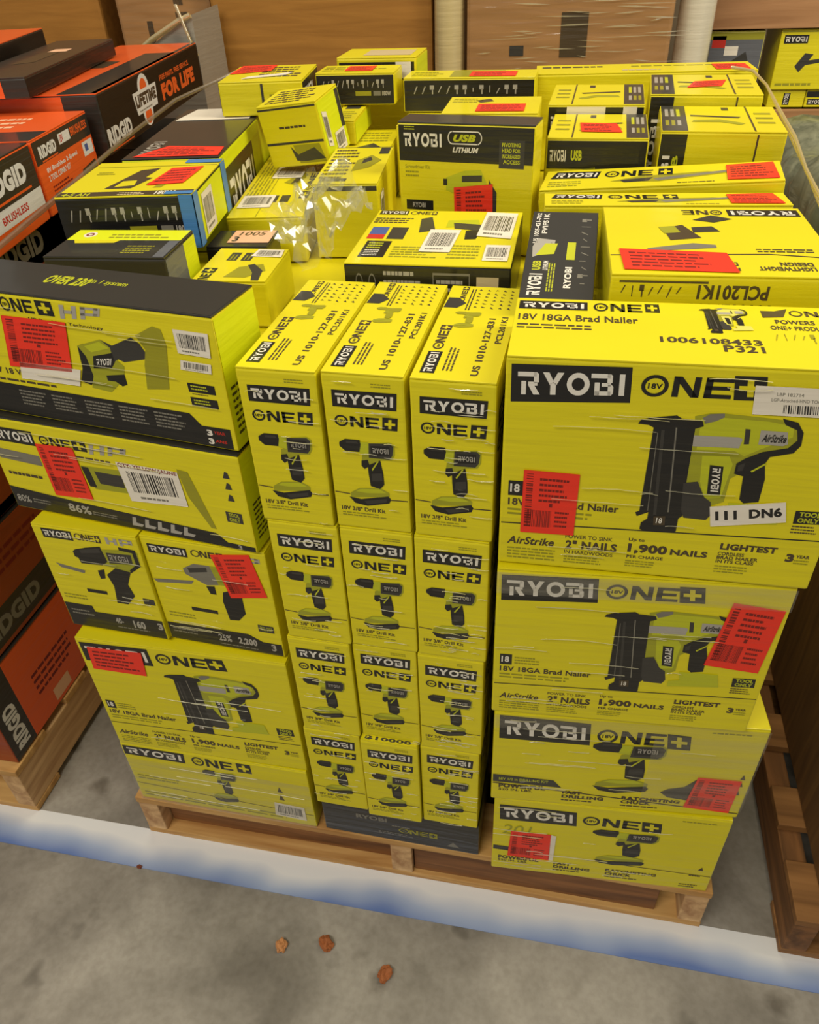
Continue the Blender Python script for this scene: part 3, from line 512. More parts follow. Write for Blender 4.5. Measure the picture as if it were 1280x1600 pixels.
carton('saw_box', 'long yellow saw box second from the top of the left stack', 'tool box', (.194, .094, .8885), -7.2, (.443, .119, .1755), arts={'front': a, 'right': ya}, flap='charcoal_card', stickers=[('front', [(.212, .241), (.375, .269), (.362, .804), (.207, .787)], 'red', RED), ('front', [(.542, .34), (.77, .391), (.761, .74), (.525, .74)], yb, BAR)])
a = Art(); a.logo(R_(.03, .86, .22, .985)); a.one(R_(.259, .878, .384, .98), plus=False); a.plus(R_(.395, .878, .455, .985)); hp_word(a, [(.475, .87), (.617, .895), (.63, .978), (.483, .972)])
a.text('HP Brushless Technology', .46, .82, .63, .85, 'ink_brown', 1, .01, quad=[(.35, .82), (.62, .815), (.62, .845), (.35, .85)])
a.pic([('ink_black', [(.504, .677), (.53, .7), (.54, .45), (.51, .37), (.475, .393), (.496, .5)]), ('ink_olive', [(.504, .677), (.595, .749), (.627, .712), (.64, .6), (.658, .565), (.645, .464), (.58, .336), (.51, .35), (.53, .45), (.525, .6)]), ('ink_lime', [(.53, .68), (.59, .73), (.62, .69), (.55, .64)]),
       ('ink_dark', [(.595, .749), (.635, .714), (.712, .796), (.736, .757), (.752, .686), (.743, .645), (.663, .598), (.643, .615), (.624, .586), (.625, .696)]), ('ink_black', [(.552, .612), (.627, .657), (.628, .587), (.609, .534), (.54, .513)]), ('ink_mute', [(.729, .815), (.797, .899), (.823, .884), (.83, .768), (.801, .434), (.72, .407), (.735, .6), (.752, .716)]), ('ink_black', [(.58, .47), (.65, .5), (.65, .42), (.63, .4), (.61, .43), (.58, .43)])])
a.word('RYOBI', [(.556, .545), (.61, .56), (.62, .615), (.562, .592)], 'ink_white', 7)
a.text('18 V 18 V', .1, .36, .24, .41, 'ink_brown', 1, .02); a.greek(.1, .29, .42, .33, 1, 'ink_brown', seed=9)
a.poly([(0, 0), (.985, 0), (.985, .178), (.887, .175), (.852, .263), (.133, .274), (0, .3)], 'ink_black')
for i in range(5): a.greek(.2+i*.13, .1, .31+i*.13, .24, 5, 'ink_gray', 2, 20+i)
a.text('3', .9, .1, .92, .15, 'ink_white', 2, .03); a.text('YEAR', .925, .12, .965, .145, 'ink_red', 2, .02); a.text('3', .9, .03, .92, .08, 'ink_white', 2, .03); a.text('ANS', .925, .05, .965, .075, 'ink_red', 2, .02)
for y in (.44, .33): a.poly(R_(.87, y, .962, y+.07), 'ink_black'); a.greek(.88, y+.015, .955, y+.06, 2, 'ink_lime', 2, 31)
a.greek(.88, .42, .95, .435, 1, 'ink_brown', seed=3)
ta1 = Art().fill('charcoal_card'); ta1.text('OVER 230', .345, .4, .5, .66, 'ink_lime', 2, .03); ta1.text('in 1 system', .5, .5, .63, .66, 'ink_lime', 2, .01); ta1.rect(0, .55, .08, .75, 'card_lime', 2)
carton('saw_box', 'long black-lidded yellow saw box topping the left stack', 'tool box', (.195, .096, 1.0675), -8.2, (.444, .105, .1945), arts={'front': a, 'right': ya, 'top': ta1}, flap='charcoal_card',
       stickers=[('front', [(.236, .335), (.465, .345), (.488, .48), (.25, .47)], 'plain', 'white label'), ('front', [(.206, .427), (.452, .453), (.488, .835), (.247, .828)], 'red', RED), ('front', [(.866, .719), (.973, .713), (.979, .882), (.865, .887)], 'bar', BAR), ('front', [(.861, .6), (.964, .595), (.969, .665), (.868, .67)], 'bar', BAR)])

# ------------------------------------------------------------------ loose boxes heaped on top of the main pallet
B0 = 1.137
def up(top): return top-B0
# square box with many labels
a = Art(); a.logo(R_(.02, .9, .22, .985)); a.one(R_(.24, .91, .42, .975), 'ink_brown', volt=False); a.greek(.02, .72, .28, .84, 3, 'ink_brown', seed=2)
a.poly(R_(.04, .5, .15, .64), 'ink_blue'); a.poly(R_(.04, .42, .15, .5), 'ink_red'); a.poly(R_(.17, .42, .28, .64), 'ink_dark'); a.rect(.06, .1, .22, .38, 'ink_black'); a.greek(.08, .24, .2, .36, 3, 'ink_lime', 2, 3); a.greek(.08, .12, .2, .23, 4, 'ink_white', 2, 8)
a.poly([(.33, .82), (.4, .86), (.46, .6), (.36, .55)], 'ink_dark'); a.pic([('ink_lime', [(.52, .8), (.72, .82), (.74, .7), (.52, .66)]), ('ink_dark', [(.56, .75), (.78, .72), (.76, .6), (.58, .64)]), ('ink_black', [(.66, .6), (.76, .62), (.74, .45), (.67, .44)])]); a.greek(.25, .1, .55, .3, 5, 'ink_mute', seed=5); a.greek(.6, .1, .8, .35, 5, 'ink_mute', seed=6)
f = Art().fill('ink_black'); f.merge(Art()); [f.poly(p, 'ink_gray', 1) for p in ring(.09, .7, .022, .16, .2)]; [f.poly(p, 'ink_gray', 1) for p in ring(.17, .7, .022, .16, .2)]
f.greek(.24, .35, .48, .95, 4, 'ink_silver', 1, 4); f.rect(.54, .45, .76, .9, 'ink_gray', 1); f.rect(.545, .5, .755, .86, 'ink_black', 2); f.greek(.56, .55, .74, .82, 2, 'ink_silver', 3, 5); f.rect(.8, .5, .93, .85, 'kraft_label', 1)
carton('power_tool_box', 'square yellow-lidded black box behind the middle stack, with three white barcodes', 'tool box', (.617, .425, B0), .7, (.250, .258, up(1.229)), 'ink_black', {'top': a.merge(Art()), 'front': f}, flap='card_yellow',
       stickers=[('top', [(.42, .2), (.61, .2), (.63, .6), (.43, .6)], 'bar', BAR), ('top', [(.74, .5), (.96, .46), (.97, .95), (.76, .97)], 'bar', BAR), ('top', R_(.82, .08, .97, .34), 'bar', BAR)])
# upright box
a = Art(); a.rect(0, .72, 1, 1, 'ink_black', 1); a.word('RYOBI', R_(.05, .83, .33, .93), 'ink_white', 2); a.greek(.05, .95, .15, .985, 2, 'ink_lime', 2, 3)
for p in ring(.41, .905, .035, .05, .18)[6:17]+ring(.59, .905, .035, .05, .18)[17:]+ring(.59, .905, .035, .05, .18)[:6]: a.poly(p, 'ink_white', 2)
a.rect(.41, .946, .59, .955, 'ink_white', 2); a.rect(.41, .855, .59, .864, 'ink_white', 2); a.text('USB', .415, .875, .58, .93, 'ink_lime', 2, .04, .3); a.text('LITHIUM', .41, .795, .6, .835, 'ink_white', 2, .03, .25)
a.rect(.75, .69, .93, .9, 'ink_dark', 2)
for i, t_ in enumerate(('PIVOTING', 'HEAD FOR', 'INCREASED', 'ACCESS')): a.text(t_, .77+.01*(i == 3), .85-i*.042, .9, .88-i*.042, 'ink_lime', 3, .02)
a.text('Screwdriver Kit', .05, .66, .24, .69, 'ink_mute', 1, .01); a.greek(.05, .59, .18, .65, 2, seed=3); a.rect(.05, .33, .26, .41, 'ink_black'); a.text('RYOBI', .1, .35, .2, .39, 'ink_silver', 2, .02); a.text('USB', .08, .2, .2, .27, 'ink_dark', 1, .03); a.greek(.82, .18, .9, .22, 1, seed=5)
a.pic([('ink_lime', [(.36, .6), (.5, .66), (.62, .67), (.66, .58), (.72, .3), (.6, .25), (.5, .45), (.36, .5)]), ('ink_black', [(.34, .59), (.37, .59), (.37, .54), (.34, .54)]), ('ink_dark', [(.48, .62), (.63, .63), (.63, .58), (.48, .57)]), ('ink_dark', [(.68, .6), (.74, .5), (.74, .25), (.69, .2)])])
carton('screwdriver_kit_box', 'tall upright yellow and black box standing in the middle of the heap', 'tool box', (.635, .652, B0), -7.4, (.243, .066, up(1.354)), arts={'front': a}, flap='ink_dark', stickers=[('front', [(.43, .13), (.72, .12), (.71, .56), (.42, .52)], 'red', RED)])
# black sander box, tilted up behind the nailer box
a = Art().fill('charcoal_card'); a.word('RYOBI', R_(.04, .72, .26, .9), 'ink_white', 2); a.text('USB', .3, .76, .4, .88, 'ink_lime', 2, .03); a.text('LITHIUM', .3, .66, .4, .73, 'ink_white', 2, .02); a.text('US 1005-421-702', .6, .86, .97, .93, 'ink_white', 2, .015); a.text('FVIF51K', .72, .74, .97, .82, 'ink_white', 2, .015)
a.pic([('ink_silver', [(.44, .9), (.52, .62), (.64, .6), (.66, .86), (.56, .92)]), ('ink_lime', [(.46, .86), (.48, .6), (.6, .56), (.6, .74)])], None, 2); a.rect(.42, .3, .62, .42, 'ink_lime', 2); a.greek(.5, .64, .62, .7, 2, 'ink_silver', 2, 4); iconbar(a, .1, .24, .15, .95, 'ink_gray', 10, 5); a.greek(.08, .55, .4, .66, 3, 'ink_lime', 2, 6); a.text('RYOBI', .12, .32, .34, .42, 'ink_white', 2, .03)
carton('sander_box', 'narrow black tool box lying face up behind the top nailer box', 'tool box', (.8125, .318, 1.168), -.4, (.098, .245, .083), 'charcoal_card', {'topL': a}, tilt=(9.5, 0))
# big yellow box printed upside down
a = Art(); a.logo(R_(.02, .04, .37, .15)); a.one(R_(.395, .05, .6, .13), 'ink_brown', plus=False); a.line([(0, .76), (.28, .72), (1, .76)], .012, 'ink_brown', 1)
a.text('LIGHTWEIGHT', .12, .88, .36, .93, 'ink_brown', 1, .03); a.text('DESIGN', .12, .82, .26, .87, 'ink_brown', 1, .03); a.text('FAST', .44, .9, .53, .94, 'ink_brown', 1, .03); a.text('DRILLING', .44, .83, .6, .88, 'ink_brown', 1, .03); a.text('ON-BOARD', .68, .9, .9, .94, 'ink_brown', 1, .03); a.text('LED WORKLIGHT', .64, .83, .93, .88, 'ink_brown', 1, .03); a.greek(.08, .64, .4, .7, 2, 'ink_brown', seed=3)
a.pic([('ink_gray', [(.5, .64), (.8, .7), (.82, .66), (.6, .58), (.5, .6)]), ('ink_brown', [(.55, .5), (.7, .54), (.72, .36), (.62, .3)]), ('ink_olive', [(.64, .42), (.72, .44), (.74, .34), (.66, .32)]), ('ink_dark', [(.45, .4), (.58, .42), (.58, .34), (.48, .32)]), ('ink_dark', [(.36, .2), (.46, .26), (.56, .22), (.46, .14)])])
f = Art(); f.text('PCL201K1', .24, .52, .53, .74, 'ink_brown', 1, .025); f.text('1010127831', .2, .76, .55, .93, 'ink_brown', 1, .02); f.greek(.62, .7, .9, .75, 1, 'ink_mute'); iconbar(f, .62, .9, .62, .95, 'ink_brown', 7, 8); iconbar(f, .4, .55, .62, .95, 'ink_brown', 6, 9)
f2 = Art(); f2.text('PCL201K1', .47, .5, .76, .72, 'ink_brown', 1, .025, quad=[(.68, .93), (.38, .93), (.38, .79), (.68, .79)]); f2.text('1010127831', 0, 0, 1, 1, 'ink_brown', 1, .02, quad=[(.7, .75), (.36, .75), (.36, .62), (.7, .62)]); iconbar(f2, .8, .92, .05, .33, 'ink_brown', 7, 8); iconbar(f2, .64, .75, .05, .33, 'ink_brown', 6, 9); f2.line([(.04, .95), (.42, .95)], .02, 'ink_brown')
carton('drill_driver_box', 'broad yellow drill box lying upside down behind the right stack', 'tool box', (1.013, .312, B0), 2.2, (.281, .275, up(1.273)), arts={'topF': a, 'front': f2}, stickers=[('top', [(.06, .05), (.55, .03), (.53, .28), (.05, .32)], 'redflat', RED)])
# two long boxes across the heap
def long_top(seed, small=False):
    a = Art(); a.logo([(.03, .55), (.24, .5), (.25, .85), (.05, .9)]); a.one(R_(.27, .52, .48, .82), plus=False); a.plus(R_(.5, .5, .56, .85)); a.greek(.03, .12, .2, .42, 3, 'ink_mute', seed=seed)
    a.pic([('ink_mute', [(.3, .3), (.42, .5), (.7, .6), (.8, .5), (.5, .2)]), ('ink_dark', [(.34, .34), (.48, .42), (.46, .24), (.36, .22)]), ('ink_gray', [(.48, .36), (.78, .62), (.82, .56), (.5, .24)])]); a.greek(.58, .06, .75, .14, 1, 'ink_brown', seed=seed+1); return a
carton('long_tool_box', 'long yellow box directly behind the upside-down drill box', 'tool box', (.962, .508, B0), 4.0, (.372, .066, up(1.268)), arts={'top': long_top(3)}, stickers=[('top', [(.76, .12), (.97, .08), (.95, .88), (.76, .8)], 'redflat', RED)])
carton('long_tool_box', 'long yellow tilted box, second behind the upside-down drill box', 'tool box', (.966, .627, 1.175), -4.6, (.385, .112, .098), arts={'top': long_top(9), 'front': Art().greek(.6, .5, .9, .8, 2, 'ink_mute')}, tilt=(1.2, -4.4), stickers=[('top', [(.78, .12), (.98, .1), (.97, .9), (.78, .85)], 'redflat', RED)])
# four small boxes with dark ends in the back right corner
def usb_top(flip):
    a = Art(); s = lambda q: [(1-x, y) for x, y in q] if flip else q
    a.poly(s(R_(.78, 0, 1, 1)), 'ink_dark'); a.poly(s(R_(.24, 0, .255, 1)), 'ink_brown'); a.poly(s(R_(.4, .82, .46, .94)), 'ink_dark', 1)
    for i in range(3): a.poly(s(R_(.06, .3+i*.18, .2, .36+i*.18)), 'ink_mute', 1)
    a.poly(s([(.3, .3), (.5, .45), (.72, .42), (.74, .34), (.5, .34), (.34, .24)]), 'ink_olive', 1); a.poly(s([(.32, .55), (.74, .62), (.74, .57), (.34, .5)]), 'ink_dark', 2)
    for i, x in enumerate((.83, .88, .93)): a.poly(s(R_(x, .2, x+.03, .4)), 'ink_mute' if i else 'ink_silver', 2); a.poly(s(R_(x, .55, x+.03, .85)), 'ink_silver' if i else 'ink_lime', 2)
    return a
def usb_front(flip):
    a = Art()
    if not flip:
        a.rect(0, .72, 1, 1, 'ink_black'); a.rect(.92, 0, 1, 1, 'ink_dark'); a.word('RYOBI', R_(.04, .79, .2, .9), 'ink_white', 2); a.text('USB', .25, .8, .36, .9, 'ink_lime', 2, .03); a.greek(.05, .5, .25, .66, 2); a.rect(.27, .48, .36, .56, 'ink_brown'); a.rect(.05, .2, .22, .42, 'ink_mute'); a.greek(.3, .2, .46, .4, 3)
        a.pic([('ink_olive', [(.38, .72), (.5, .74), (.52, .6), (.42, .6)]), ('ink_dark', [(.46, .6), (.53, .62), (.54, .3), (.49, .3)])])
        for x in (.62, .75, .86): a.merge(Art()); [a.poly(p, 'ink_black' if x < .8 else 'ink_mute', 1) for p in ring(x, .5, .05 if x < .7 else .035, .16 if x < .7 else .11, 1 if x == .75 else .35)]
    else:
        a.rect(0, 0, .22, 1, 'ink_black'); a.word('RYOBI', [(.1, .2), (.1, .8), (.04, .8), (.04, .2)], 'ink_white', 2); a.text('USB', 0, 0, 1, 1, 'ink_lime', 2, .02, quad=[(.17, .45), (.17, .8), (.12, .8), (.12, .45)]); a.rect(.77, 0, .785, 1, 'ink_brown')
        a.pic([('ink_dark', [(.27, .35), (.38, .72), (.55, .74), (.57, .62), (.42, .5), (.4, .3)]), ('ink_lime', [(.25, .3), (.25, .6), (.33, .62), (.35, .3)]), ('ink_black', [(.6, .34), (.62, .72), (.68, .72), (.66, .34)])]); a.text('8', .7, .5, .74, .66, 'ink_dark', 1, .03); a.greek(.8, .3, .95, .6, 3)
    return a
US = [('small yellow box with dark right end and red sticker before its twin', (.856, .802, B0), -1.2, (.176, .200, up(1.314)), False), ('small yellow box with dark right end lying behind the stickered twin', (.851, 1.015, B0), -1.4, (.186, .215, up(1.33)), False),
      ('yellow box with black left end near the plastic wrapped edge, front one of two', (1.067, .812, B0), -2.4, (.205, .212, up(1.324)), True), ('yellow box with black left end and red sticker near the back corner', (1.058, 1.04, B0), -2.6, (.207, .222, up(1.3425)), True)]
for i, (lb, lo, rz, d, fl) in enumerate(US):
    st = {0: [('top', [(.33, .22), (.74, .2), (.68, .55), (.3, .58)], 'redflat', RED)], 1: [('front', R_(.2, .55, .6, .98), 'plain', 'pale label'), ('front', R_(.78, .75, .92, .98), 'plain', 'pale label')], 2: [], 3: [('top', [(.34, .3), (.66, .38), (.72, .68), (.42, .6)], 'redflat', RED)]}[i]
    carton('cordless_tool_box', lb, 'tool box', lo, rz, d, arts={'top': usb_top(fl), 'front': usb_front(fl)}, stickers=st, group='small boxes with dark ends at the back of the heap')
a = Art(); a.greek(.03, .55, .4, .85, 1, 'ink_dark', 1, 3); a.greek(.45, .6, .95, .8, 1, 'ink_mute', 1, 4); a.greek(.4, .15, .6, .4, 1, 'kraft_label', 1, 5)
carton('long_tool_box', 'very long yellow box along the far edge of the heap', 'tool box', (.948, 1.262, B0), 3.2, (.478, .118, up(1.341)), arts={'top': a}, stickers=[('top', R_(.82, .1, .97, .7), 'redflat', RED)])
# boxes with a black icon strip
def strip_front():
    a = Art().fill('ink_black'); iconbar(a, .55, .82, .08, .9, 'ink_silver', 13, 4); a.rect(.5, .3, .7, .45, 'ink_mute', 1); a.rect(.73, .3, .82, .45, 'ink_gray', 1); a.text('180W', .84, .3, .95, .45, 'ink_silver', 1, .03); return a
a = Art(); a.rect(.35, .1, .75, .9, 'ink_mute'); a.greek(.05, .2, .3, .8, 3)
carton('accessory_box', 'long box with a black icon strip at the back of the heap', 'tool box', (.573, 1.138, 1.283), -.2, (.290, .099, .068), 'card_yellow', {'front': strip_front(), 'top': a}, stickers=[('top', R_(.5, .1, .85, .7), 'redflat', RED)])
carton('accessory_box', 'shorter box with a black icon strip near the back left of the heap', 'tool box', (.322, 1.117, 1.3025), 2, (.178, .105, .0635), 'card_yellow', {'front': strip_front(), 'top': Art().greek(.05, .2, .9, .8, 3)}, stickers=[('top', R_(.35, .2, .7, .8), 'redflat', RED)])
f = Art(); f.rect(.03, .82, .97, .97, 'ink_black'); f.greek(.06, .85, .7, .94, 1, 'ink_gray', 2, 4); f.rect(.74, .83, .93, .97, 'sticker_white', 2); a = Art(); a.rect(.3, .2, .9, .8, 'kraft_label')
carton('accessory_box', 'yellow box farthest at the back of the heap, before the wide brown carton', 'tool box', (.343, 1.268, B0), .4, (.19, .147, up(1.378)), arts={'front': f, 'top': a, 'right': Art().fill('card_lime')})
a = Art(); a.greek(.4, .2, .95, .9, 5, 'ink_dark', seed=3); f = Art(); f.rect(.5, 0, .53, 1, 'ink_dark'); f.greek(.6, .3, .85, .7, 2)
s_ = Art().fill('ink_black'); s_.word('RYOBI', R_(.1, .3, .6, .75), 'ink_white', 2)
carton('tool_kit_box', 'yellow box with red sticker and black ends at the far left of the heap', 'tool box', (.144, 1.022, 1.309), 8, (.178, .21, .065), 'card_yellow', {'top': a, 'front': f, 'right': s_, 'left': Art().fill('ink_black')}, stickers=[('top', [(.02, .45), (.5, .6), (.5, .98), (.05, .98)], 'redflat', RED), ('top', [(.25, .12), (.75, .3), (.8, .45), (.3, .25)], 'plain', 'pale label')])
# leaning cube
a = Art(); a.greek(.1, .1, .9, .9, 6, 'ink_brown', seed=3); f = Art(); f.line([(0, .97), (1, .97)], .04, 'ink_dark'); f.line([(0, .4), (1, .4)], .04, 'ink_dark'); f.greek(.3, .62, .9, .7, 1, 'ink_brown'); f.pic([('ink_mute', [(.45, .36), (.9, .36), (.95, .05), (.5, .05)]), ('ink_dark', [(.4, .35), (.5, .2), (.8, .3), (.95, .1), (.6, .08), (.45, .1)])])
s_ = Art().fill('card_lime'); s_.rect(.82, .35, .97, .97, 'ink_dark', 1)
carton('power_tool_box', 'small yellow box leaning at an angle on the flat boxes', 'tool box', (.276, .86, 1.243), -10.1, (.135, .104, .118), arts={'top': a, 'front': f, 'right': s_}, tilt=(7.8, -7.0), stickers=[('right', [(.12, .25), (.3, .2), (.3, .75), (.12, .8)], 'bar', BAR), ('right', [(.45, .04), (.85, .04), (.85, .36), (.45, .36)], 'bar', BAR)])
# black-lidded box with logo on its lime side
a = Art().fill('charcoal_card'); a.text('RYOBI', 0, 0, 1, 1, 'ink_white', 2, .04, quad=[(.05, .06), (.05, .3), (.28, .3), (.28, .06)]); a.word('RYOBI', [(.08, .04), (.2, .3), (.08, .34), (-.02, .08)], 'ink_silver', 2)
a = Art().fill('charcoal_card'); a.word('RYOBI', R_(.04, .74, .3, .88), 'ink_silver', 2)
s_ = Art().fill('card_lime'); s_.logo(R_(.06, .12, .58, .85))
carton('tool_kit_box', 'large black-lidded box with big white lettering on its lime side', 'tool box', (.069, .792, B0), 8.7, (.18, .445, up(1.306)), 'card_lime', {'topL': a, 'right': s_}, flap='charcoal_card', stickers=[('top', [(.1, .02), (.98, .02), (.96, .16), (.35, .2)], 'redflat', RED), ('top', [(.05, .72), (.93, .72), (.9, .98), (.15, .98)], 'plain', 'pale label')])
# blue-taped box
a = Art(); a.rect(0, .0, 1, .12, 'ink_brown', 1); a.text('4-5 AH', .04, .02, .24, .1, 'ink_lime', 2, .02); a.text('180W', .72, .02, .86, .11, 'ink_white', 2, .03); a.greek(.45, .02, .66, .1, 2, 'kraft_label', 2, 4)
a.line([(.04, .84), (1, .84)], .012, 'ink_mute'); a.pic([('ink_brown', [(.3, .2), (.42, .72), (.56, .78), (.52, .5), (.58, .48), (.5, .2)]), ('card_yellow', [(.36, .24), (.5, .28), (.48, .42), (.38, .4)]), ('ink_brown', [(.58, .3), (.68, .6), (.72, .58), (.63, .28)]), ('ink_mute', [(.66, .2), (.78, .7), (.82, .7), (.72, .2)])]); a.greek(.1, .6, .25, .7, 2)
s_ = Art().fill('card_lime')
t = carton('battery_kit_box', 'yellow-lidded black-fronted box sealed with blue tape', 'tool box', (.110, .452, 1.221), 9, (.222, .214, up(1.304)-.084), 'ink_black', {'top': a, 'front': strip_front(), 'right': s_}, flap='card_yellow',
       stickers=[('top', [(.6, .26), (.86, .3), (.9, .78), (.66, .74)], 'redflat', RED), ('right', [(.2, .08), (.5, .08), (.5, .85), (.2, .85)], 'bar', BAR)])
d = (.222, .214, .083)
for i, (fc, q) in enumerate((('front', R_(.9, 0, .999, .999)), ('right', R_(.001, .0, .12, .999)), ('top', R_(.8, .0, .999, .07)), ('right', R_(.86, 0, .999, .999)), ('top', R_(.72, .9, .999, .999)))): sticker(t, d, fc, q, Art().fill('tape_blue'), 'blue tape', 'blue_tape')
# low boxes at the left front of the heap
a = Art(); a.fill('charcoal_card'); a.rect(0, .6, 1, 1, 'card_lime', 1); a.poly([(.08, .6), (.12, .48), (.45, .5), (.48, .6)], 'card_yellow', 2); [a.poly(p, 'sticker_white', 2) for p in ring(.16, .8, .055, .1, 1)]; [a.poly(p, 'sticker_ink', 3) for p in ring(.16, .8, .035, .06, .5)]
a.greek(.35, .65, .9, .85, 2, 'ink_mute', 2, 4); a.greek(.6, .12, .86, .42, 4, 'ink_mute', 2, 5); a.rect(.9, 0, 1, .58, 'gray_card', 2)
carton('saw_blade_box', 'low dark box with a yellow back strip just behind the top left saw box', 'tool box', (.155, .261, B0), 4, (.188, .122, up(1.26)), 'charcoal_card', {'top': a, 'right': Art().fill('gray_card').rect(.6, 0, 1, 1, 'card_lime', 1)})
a = Art(); a.one(R_(.0, .72, .42, .93), 'ink_black', plus=False, volt=False); a.plus(R_(.46, .7, .6, .95)); a.poly(R_(.6, .6, .8, .7), 'ink_dark', 1)
a = Art(); a.text('NE', 0, 0, 1, 1, 'ink_black', 1, .04, quad=[(.06, .06), (.06, .3), (.22, .3), (.22, .06)]);
a = Art(); a.word('NE', R_(.03, .78, .2, .92), 'ink_black', 1); a.plus(R_(.22, .77, .36, .95)); a.poly(R_(.6, .62, .85, .76), 'ink_dark'); a.poly(R_(.6, .42, .85, .56), 'ink_dark'); a.greek(.62, .64, .83, .74, 2, 'ink_mute', 2, 3); a.greek(.62, .44, .83, .54, 2, 'ink_mute', 2, 4)
a.pic([('ink_mute', [(.1, .6), (.4, .5), (.5, .2), (.3, .1), (.1, .3)]), ('ink_dark', [(.02, .1), (.3, .14), (.5, .32), (.46, .4), (.24, .26), (.02, .2)])])
carton('sander_box', 'low yellow box with dark curved tool print behind the top saw box', 'tool box', (.3175, .325, B0), 3.2, (.118, .142, up(1.21)), arts={'topL': a}, stickers=[('top', [(.55, .72), (.98, .7), (.95, .93), (.58, .95)], 'bar', BAR)])
a = Art(); a.fill('charcoal_card'); k = Art().fill('label_peach'); k.text('1005', .15, .58, .8, .9, 'ink_brown', 1, .01, .15); k.text('3', .08, .1, .22, .5, 'ink_black', 1, .02)
carton('tool_set_box', 'small black box with a peach numbered label, half under the crumpled film', 'tool box', (.272, .448, B0), 5.2, (.106, .084, up(1.208)), 'charcoal_card', {'top': a}, stickers=[('top', R_(.3, .2, .98, .95), k, 'peach label with handwritten numbers')])
a = Art(); a.line([(0, .62), (1, .62)], .01, 'ink_mute'); a.greek(.1, .66, .9, .95, 6, 'ink_mute', seed=3); a.logo(R_(.55, .05, .82, .18)); a.one(R_(.3, .06, .53, .16), 'ink_dark', plus=False); a.plus(R_(.2, .05, .28, .18)); a.rect(.55, .34, .8, .58, 'ink_olive'); a.poly([(.4, .5), (.55, .3), (.5, .2), (.36, .3)], 'ink_mute'); a.poly([(.38, .4), (.48, .35), (.46, .28), (.4, .3)], 'ink_dark', 2)
a.poly(R_(.16, .3, .24, .42), 'ink_dark'); a.poly(R_(.16, .46, .24, .58), 'ink_dark')
carton('multi_tool_box', 'long flat yellow box running front to back beside the black-lidded box', 'tool box', (.239, .802, B0), 9.2, (.140, .552, up(1.219)), arts={'topL': a}, stickers=[('top', R_(.35, .74, .95, .9), 'redflat', RED), ('top', [(.28, .46), (.72, .46), (.74, .62), (.3, .62)], 'bar', BAR), ('top', [(.06, .1), (.5, .1), (.5, .24), (.06, .24)], 'bar', BAR)])
a = Art(); a.greek(.06, .1, .5, .95, 9, 'ink_brown', seed=4); a.pic([('ink_mute', [(.5, .3), (.75, .4), (.9, .6), (.7, .75), (.5, .6)]), ('ink_dark', [(.6, .5), (.75, .6), (.7, .7), (.6, .62)])]); a.rect(.8, .78, .96, .97, 'ink_dark'); a.rect(.1, .05, .5, .12, 'ink_dark'); a.line([(0, .99), (1, .99)], .02, 'ink_dark')
f = Art(); f.rect(0, .92, 1, 1, 'ink_dark')
carton('multi_tool_box', 'yellow box with fine brown print standing beside the crumpled film', 'tool box', (.412, .699, B0), 5.7, (.118, .262, up(1.268)), arts={'top': a, 'front': f}, stickers=[('right', R_(.1, .25, .25, .8), 'bar', BAR)])
a = Art(); a.greek(.1, .5, .9, .9, 4, 'ink_mute', seed=6); a.poly([(.3, .3), (.6, .45), (.8, .3), (.5, .2)], 'ink_dark'); a.line([(0, .04), (1, .04)], .03, 'ink_dark'); a.rect(.1, .1, .4, .25, 'kraft_label')
carton('multi_tool_box', 'yellow box behind the brown-printed one, left of the upright black box', 'tool box', (.3775, .955, B0), 4, (.104, .24, up(1.25)), arts={'top': a})
a = Art(); a.greek(.1, .1, .9, .5, 4, 'ink_mute'); a.rect(.2, .6, .8, .8, 'ink_dark')
carton('accessory_box', 'slim yellow box with bright lime side in front of the shorter icon-striped box', 'tool box', (.322, 1.02, 1.252), 4, (.054, .20, .047), arts={'top': a, 'right': Art().fill('card_lime')})
a = Art(); a.poly([(.1, .3), (.5, .6), (.9, .4), (.6, .2)], 'ink_mute'); a.rect(.5, .7, .95, .92, 'ink_gray'); a.greek(.1, .7, .45, .9, 2, 'ink_mute')
carton('accessory_box', 'flat dented yellow box in the dip in front of the long icon-striped box', 'tool box', (.497, 1.055, B0), -1, (.12, .19, up(1.281)), arts={'top': a})
for lb, lo, d, s0 in (('yellow box with orange sticker, upper of the pair behind the upright black box', (.652, .86, 1.289), (.182, .16, .05), .35), ('yellow box, lower of the pair behind the upright black box', (.643, .845, B0), (.19, .17, up(1.287)), .3)):
    carton('accessory_box', lb, 'tool box', lo, 1, d, arts={'top': Art().greek(.05, .6, .4, .9, 3, 'ink_mute').poly([(.3, .75), (.45, .85), (.5, .7), (.36, .62)], 'ink_brown')}, stickers=[('top', R_(s0, .08, s0+.5, .5), 'redflat', RED)])

# buried cartons that carry the heap
n_in = 0; src = None
def inner(loc, d):
    t = thing('inner_carton', 'plain yellow carton buried inside the pile', 'carton', loc, group='plain cartons buried inside the pile')
    m = MB(); m.box((0, 0, d[2]/2), d, 'card_yellow', .003); a = Art().logo(R_(.1, .7, .6, .9)); a.one(R_(.1, .5, .6, .65))
    for f_ in ('left', 'right', 'back'): stamp(m, a, f_, d)
    m.build('carton_body', t); return t
for ix in range(4):
    for iy in range(3):
        for iz in range(3): inner((.167+ix*.289, .492+iy*.316, .143+iz*.331), (.285, .312, .329))
inner((.97, .254, .143), (.37, .14, .494)); inner((.97, .254, .639), (.37, .14, .494)); inner((.215, .249, .143), (.38, .15, .505)); inner((.215, .257, .887), (.38, .13, .247))

